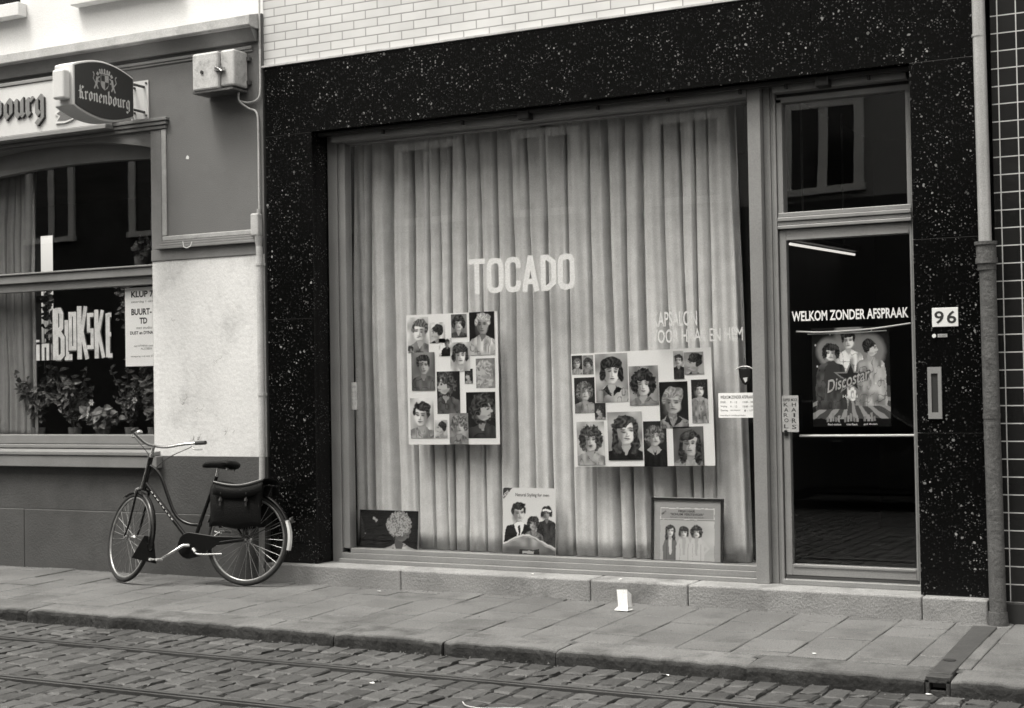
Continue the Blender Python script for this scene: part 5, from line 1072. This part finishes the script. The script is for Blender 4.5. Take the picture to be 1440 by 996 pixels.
for i in range(13):
    u = i/12; s_ = .275-.415*u; z_ = .795-.035*math.sin(u*3.14)+.02*u
    for (w_, dz) in ((-.148,-.11),(-.136,-.02),(-.10,.0),(.0,.008),(.10,.0),(.136,-.02),(.148,-.11)): vs.append(B(s_, z_+dz, w_))
g.add(vs, [(i*7+k,(i+1)*7+k,(i+1)*7+k+1,i*7+k+1) for i in range(12) for k in range(6)]); o = obj('flap', g, M['leather'], pn, smooth=True); q = o.modifiers.new('thickness','SOLIDIFY'); q.thickness = .006
g = MB(); g.tube([B(.275-.415*i/12, .803-.035*math.sin(i/12*3.14)+.02*i/12-.018, -.143) for i in range(13)], .006, 6); obj('flap_piping', g, M['trim'], pn, smooth=True)

# ------------------------------------------------------------------ litter
g = MB(); x0, y0 = -3.92, -.40
g.add([(x0-.05,y0-.02,.0),(x0+.05,y0-.03,.0),(x0+.065,y0+.03,.005),(x0-.03,y0+.04,.005),(x0-.03,y0+.0,.02),(x0+.045,y0-.012,.02),(x0+.032,y0+.004,.135),(x0-.045,y0+.012,.130),(x0-.008,y0-.004,.02),(x0+.0,y0+.004,.134),(x0+.052,y0+.035,.018),(x0+.045,y0+.05,.10)],
      [(0,1,2,3),(4,8,9,7),(8,5,6,9),(5,10,11,6),(0,1,5,4)])
o = obj('litter_carton', g, M['paper']); q = o.modifiers.new('thickness','SOLIDIFY'); q.thickness = .0015; tag(o, 'crumpled white carton standing on the pavement in front of the step', 'litter')
def scrap(label, x, y, z, s_, seed, name='paper_scrap'):
    rg = random.Random(seed); g = MB(); n_ = 7; c = [(x,y,z+s_*.35)]; rim = [(x+s_*math.cos(i*6.283/n_)*rg.uniform(.5,1.1), y+s_*math.sin(i*6.283/n_)*rg.uniform(.5,1.1), z+rg.uniform(.002,s_*.5)) for i in range(n_)]
    g.add(c+rim, [(0,1+i,1+(i+1) % n_) for i in range(n_)]); o = obj(name, g, M['paper']); q = o.modifiers.new('thickness','SOLIDIFY'); q.thickness = .001
    tag(o, label, 'litter', 'small scraps of litter')
scrap('small white scrap lying in the gutter before the kerb, right of the carton', -3.05, -1.80, -.112, .020, 1)
scrap('white scrap among the setts in the middle of the road', -4.45, -2.62, -.112, .016, 2)
scrap('tiny white scrap on the pavement below the big window', -5.93, -.25, .0, .018, 3)
scrap('tiny pale scrap on the stone step by the upright mens poster', -4.80, .02, .143, .018, 4)
scrap('flat pale scrap on the step right of the mens poster', -4.10, -.02, .143, .016, 5)
scrap('white scrap caught at the kerb outlet of the drain', -1.64, -1.75, -.112, .018, 6)
scrap('small pale fleck on the pavement edge left of the drain', -2.35, -1.35, -.02, .014, 9)
g = MB(); g.tube(smoothpath([(-3.75,-2.85,-.108),(-3.68,-2.93,-.106),(-3.58,-2.95,-.106),(-3.48,-2.90,-.106),(-3.40,-2.86,-.108)],5), .0035, 5); tag(obj('string', g, M['boxgrey']), 'short curved piece of pale string lying on the setts', 'litter')

# grit gathered at the wall foot and in the gutter
g = MB(); rg = random.Random(21)
for i in range(1500):
    q = rg.random()
    if q < .30: x, y = rg.uniform(-10.5,-7.15), -.04-abs(rg.gauss(0,.03))-.0; z = -.003
    elif q < .55: x, y = rg.uniform(-7.1,-1.75), -.085-abs(rg.gauss(0,.035)); z = -.003
    elif q < .85: x, y = rg.uniform(-10,-.5), -1.73-abs(rg.gauss(0,.08)); z = -.112
    else: x, y = rg.uniform(-10,-1), rg.uniform(-1.4,-.1); z = y*.018-.002
    e = rg.uniform(.0015,.0055)*(1.6 if rg.random() < .06 else 1); a = rg.uniform(0,3)
    pts = [(x+e*math.cos(a+k*1.57)*rg.uniform(.7,1.6), y+e*math.sin(a+k*1.57)*rg.uniform(.7,1.6), z) for k in range(4)]
    g.add(pts+[(x,y,z+e*1.1)], [(0,1,4),(1,2,4),(2,3,4),(3,0,4),(3,2,1,0)])
tag(obj('grit', g, mat('street_grit', .10, .9, .8, 30), base=(0,-1,-.1)), 'loose grit and crumbs along the wall foot and the gutter', 'grit', kind='stuff')

# ------------------------------------------------------------------ the other side of the street (seen in the panes)
def house(label, x0, x1, hgt, wins, wz, seed, upper='oppwall'):
    YO = -10.75; b = thing('opposite_house', label, 'building', ((x0+x1)/2, YO-3, 0), 'houses across the street')
    g = MB(); g.box(x0,x1,YO-8,YO,4.06,hgt); obj('upper_wall', g, M[upper], b)
    g = MB(); g.box(x0,x1,YO-8,YO+.02,-.1,4.058); obj('ground_floor_wall', g, M['oppdark'], b)
    for xc in wins:
        for (z0, z1) in wz:
            f = MB(); hw = .60
            f.box(xc-hw,xc-hw+.14,YO,YO+.06,z0,z1); f.box(xc+hw-.14,xc+hw,YO,YO+.06,z0,z1); f.box(xc-.07,xc+.07,YO,YO+.05,z0,z1-.12); f.box(xc-hw+.14,xc+hw-.14,YO,YO+.06,z1-.12,z1); f.box(xc-hw-.03,xc+hw+.03,YO,YO+.10,z0-.1,z0)
            fo_ = obj('window', f, M['oppframe'], b); g = MB(); g.box(xc-hw+.14,xc-.07,YO,YO+.02,z0,z1-.12); g.box(xc+.07,xc+hw-.14,YO,YO+.02,z0,z1-.12); obj('pane', g, M['oppglass'], fo_)
    g = MB(); g.prism([(YO+.15,hgt),(YO-8,hgt),(YO-4,hgt+1.8)], (Vector((x0,0,0)), Y, Z, X), 0, x1-x0); obj('roof', g, M['roof'], b)
house('rendered house across the street with paired white windows, mirrored in the salon window', -14.6, -4.0, 10.8, (-12.3,-10.15,-7.75,-5.75), ((4.25,5.5),), 1)
house('plain pale house across the street to the right, behind the camera', -3.98, 6.0, 10.4, (-1.2,1.5,4.2), ((4.6,6.2),), 2)
house('dark house across the street to the left', -25.0, -14.62, 10.9, (-23,-20.5,-18,-16), ((4.4,6.0),), 3, 'cafewall')

# a car parked beside the photographer: its dark flank is what the lower door glass mirrors
car = thing('parked_car', 'dark small saloon car parked across the street, mirrored dimly in the door glass', 'car', (-4.7,-8.95,-.12))
fc = (Vector((0,-8.15,0)), X, Z, Y)
lower = [(-6.62,.14),(-6.68,.30),(-6.66,.60),(-6.58,.80),(-6.1,.84),(-3.9,.86),(-3.3,.82),(-2.80,.74),(-2.70,.58),(-2.66,.30),(-2.72,.14)]
g = MB(); g.prism(lower, fc, -1.56, 0); obj('body', g, M['carpaint'], car, bevel=.04)
cabin = [(-6.30,.84),(-5.95,1.22),(-5.70,1.26),(-4.55,1.27),(-4.35,1.24),(-3.80,.86)]
g = MB(); g.prism(cabin, fc, -1.44, -.12); obj('roof', g, M['carpaint'], car, bevel=.05)
for (a, b_, c_, d_) in ((-5.92,-5.12,-6.05,-5.12),(-5.04,-4.44,-5.04,-4.02)):
    g = MB(); g.prism([(c_,.88),(a,1.19),(b_,1.20),(d_,.88)], fc, -.118, -.110); obj('side_window', g, M['oppglass'], car)
g = MB(); g.prism([(-6.2,.86),(-5.85,1.235),(-4.5,1.245),(-3.88,.87),(-3.90,.855),(-4.52,1.23),(-5.83,1.22),(-6.17,.855)], fc, -.109, -.100); obj('window_trim', g, M['chrome'], car)
for xx in (-5.85,-3.45):
    for yy in (-8.17,-9.70):
        g = MB(); g.tube([(xx,yy-.08,.17),(xx,yy+.05,.17)], .29, 28); wl_ = obj('wheel', g, M['rubber'], car); g = MB(); g.tube([(xx,yy+.051,.17),(xx,yy+.062,.17)], .17, 24); obj('hub_cap', g, M['chrome'], wl_)
for yy in (-8.35,-9.5): g = MB(); g.tube([(-2.72,yy,.58),(-2.64,yy,.58)], .09, 20); obj('headlight', g, M['plastic'], car)
g = MB(); g.box(-2.66,-2.58,-9.72,-8.14,.30,.40); obj('bumper', g, M['chrome'], car, bevel=.02)
g = MB(); g.box(-4.98,-4.86,-8.148,-8.125,.74,.765); obj('door_handle', g, M['chrome'], car)
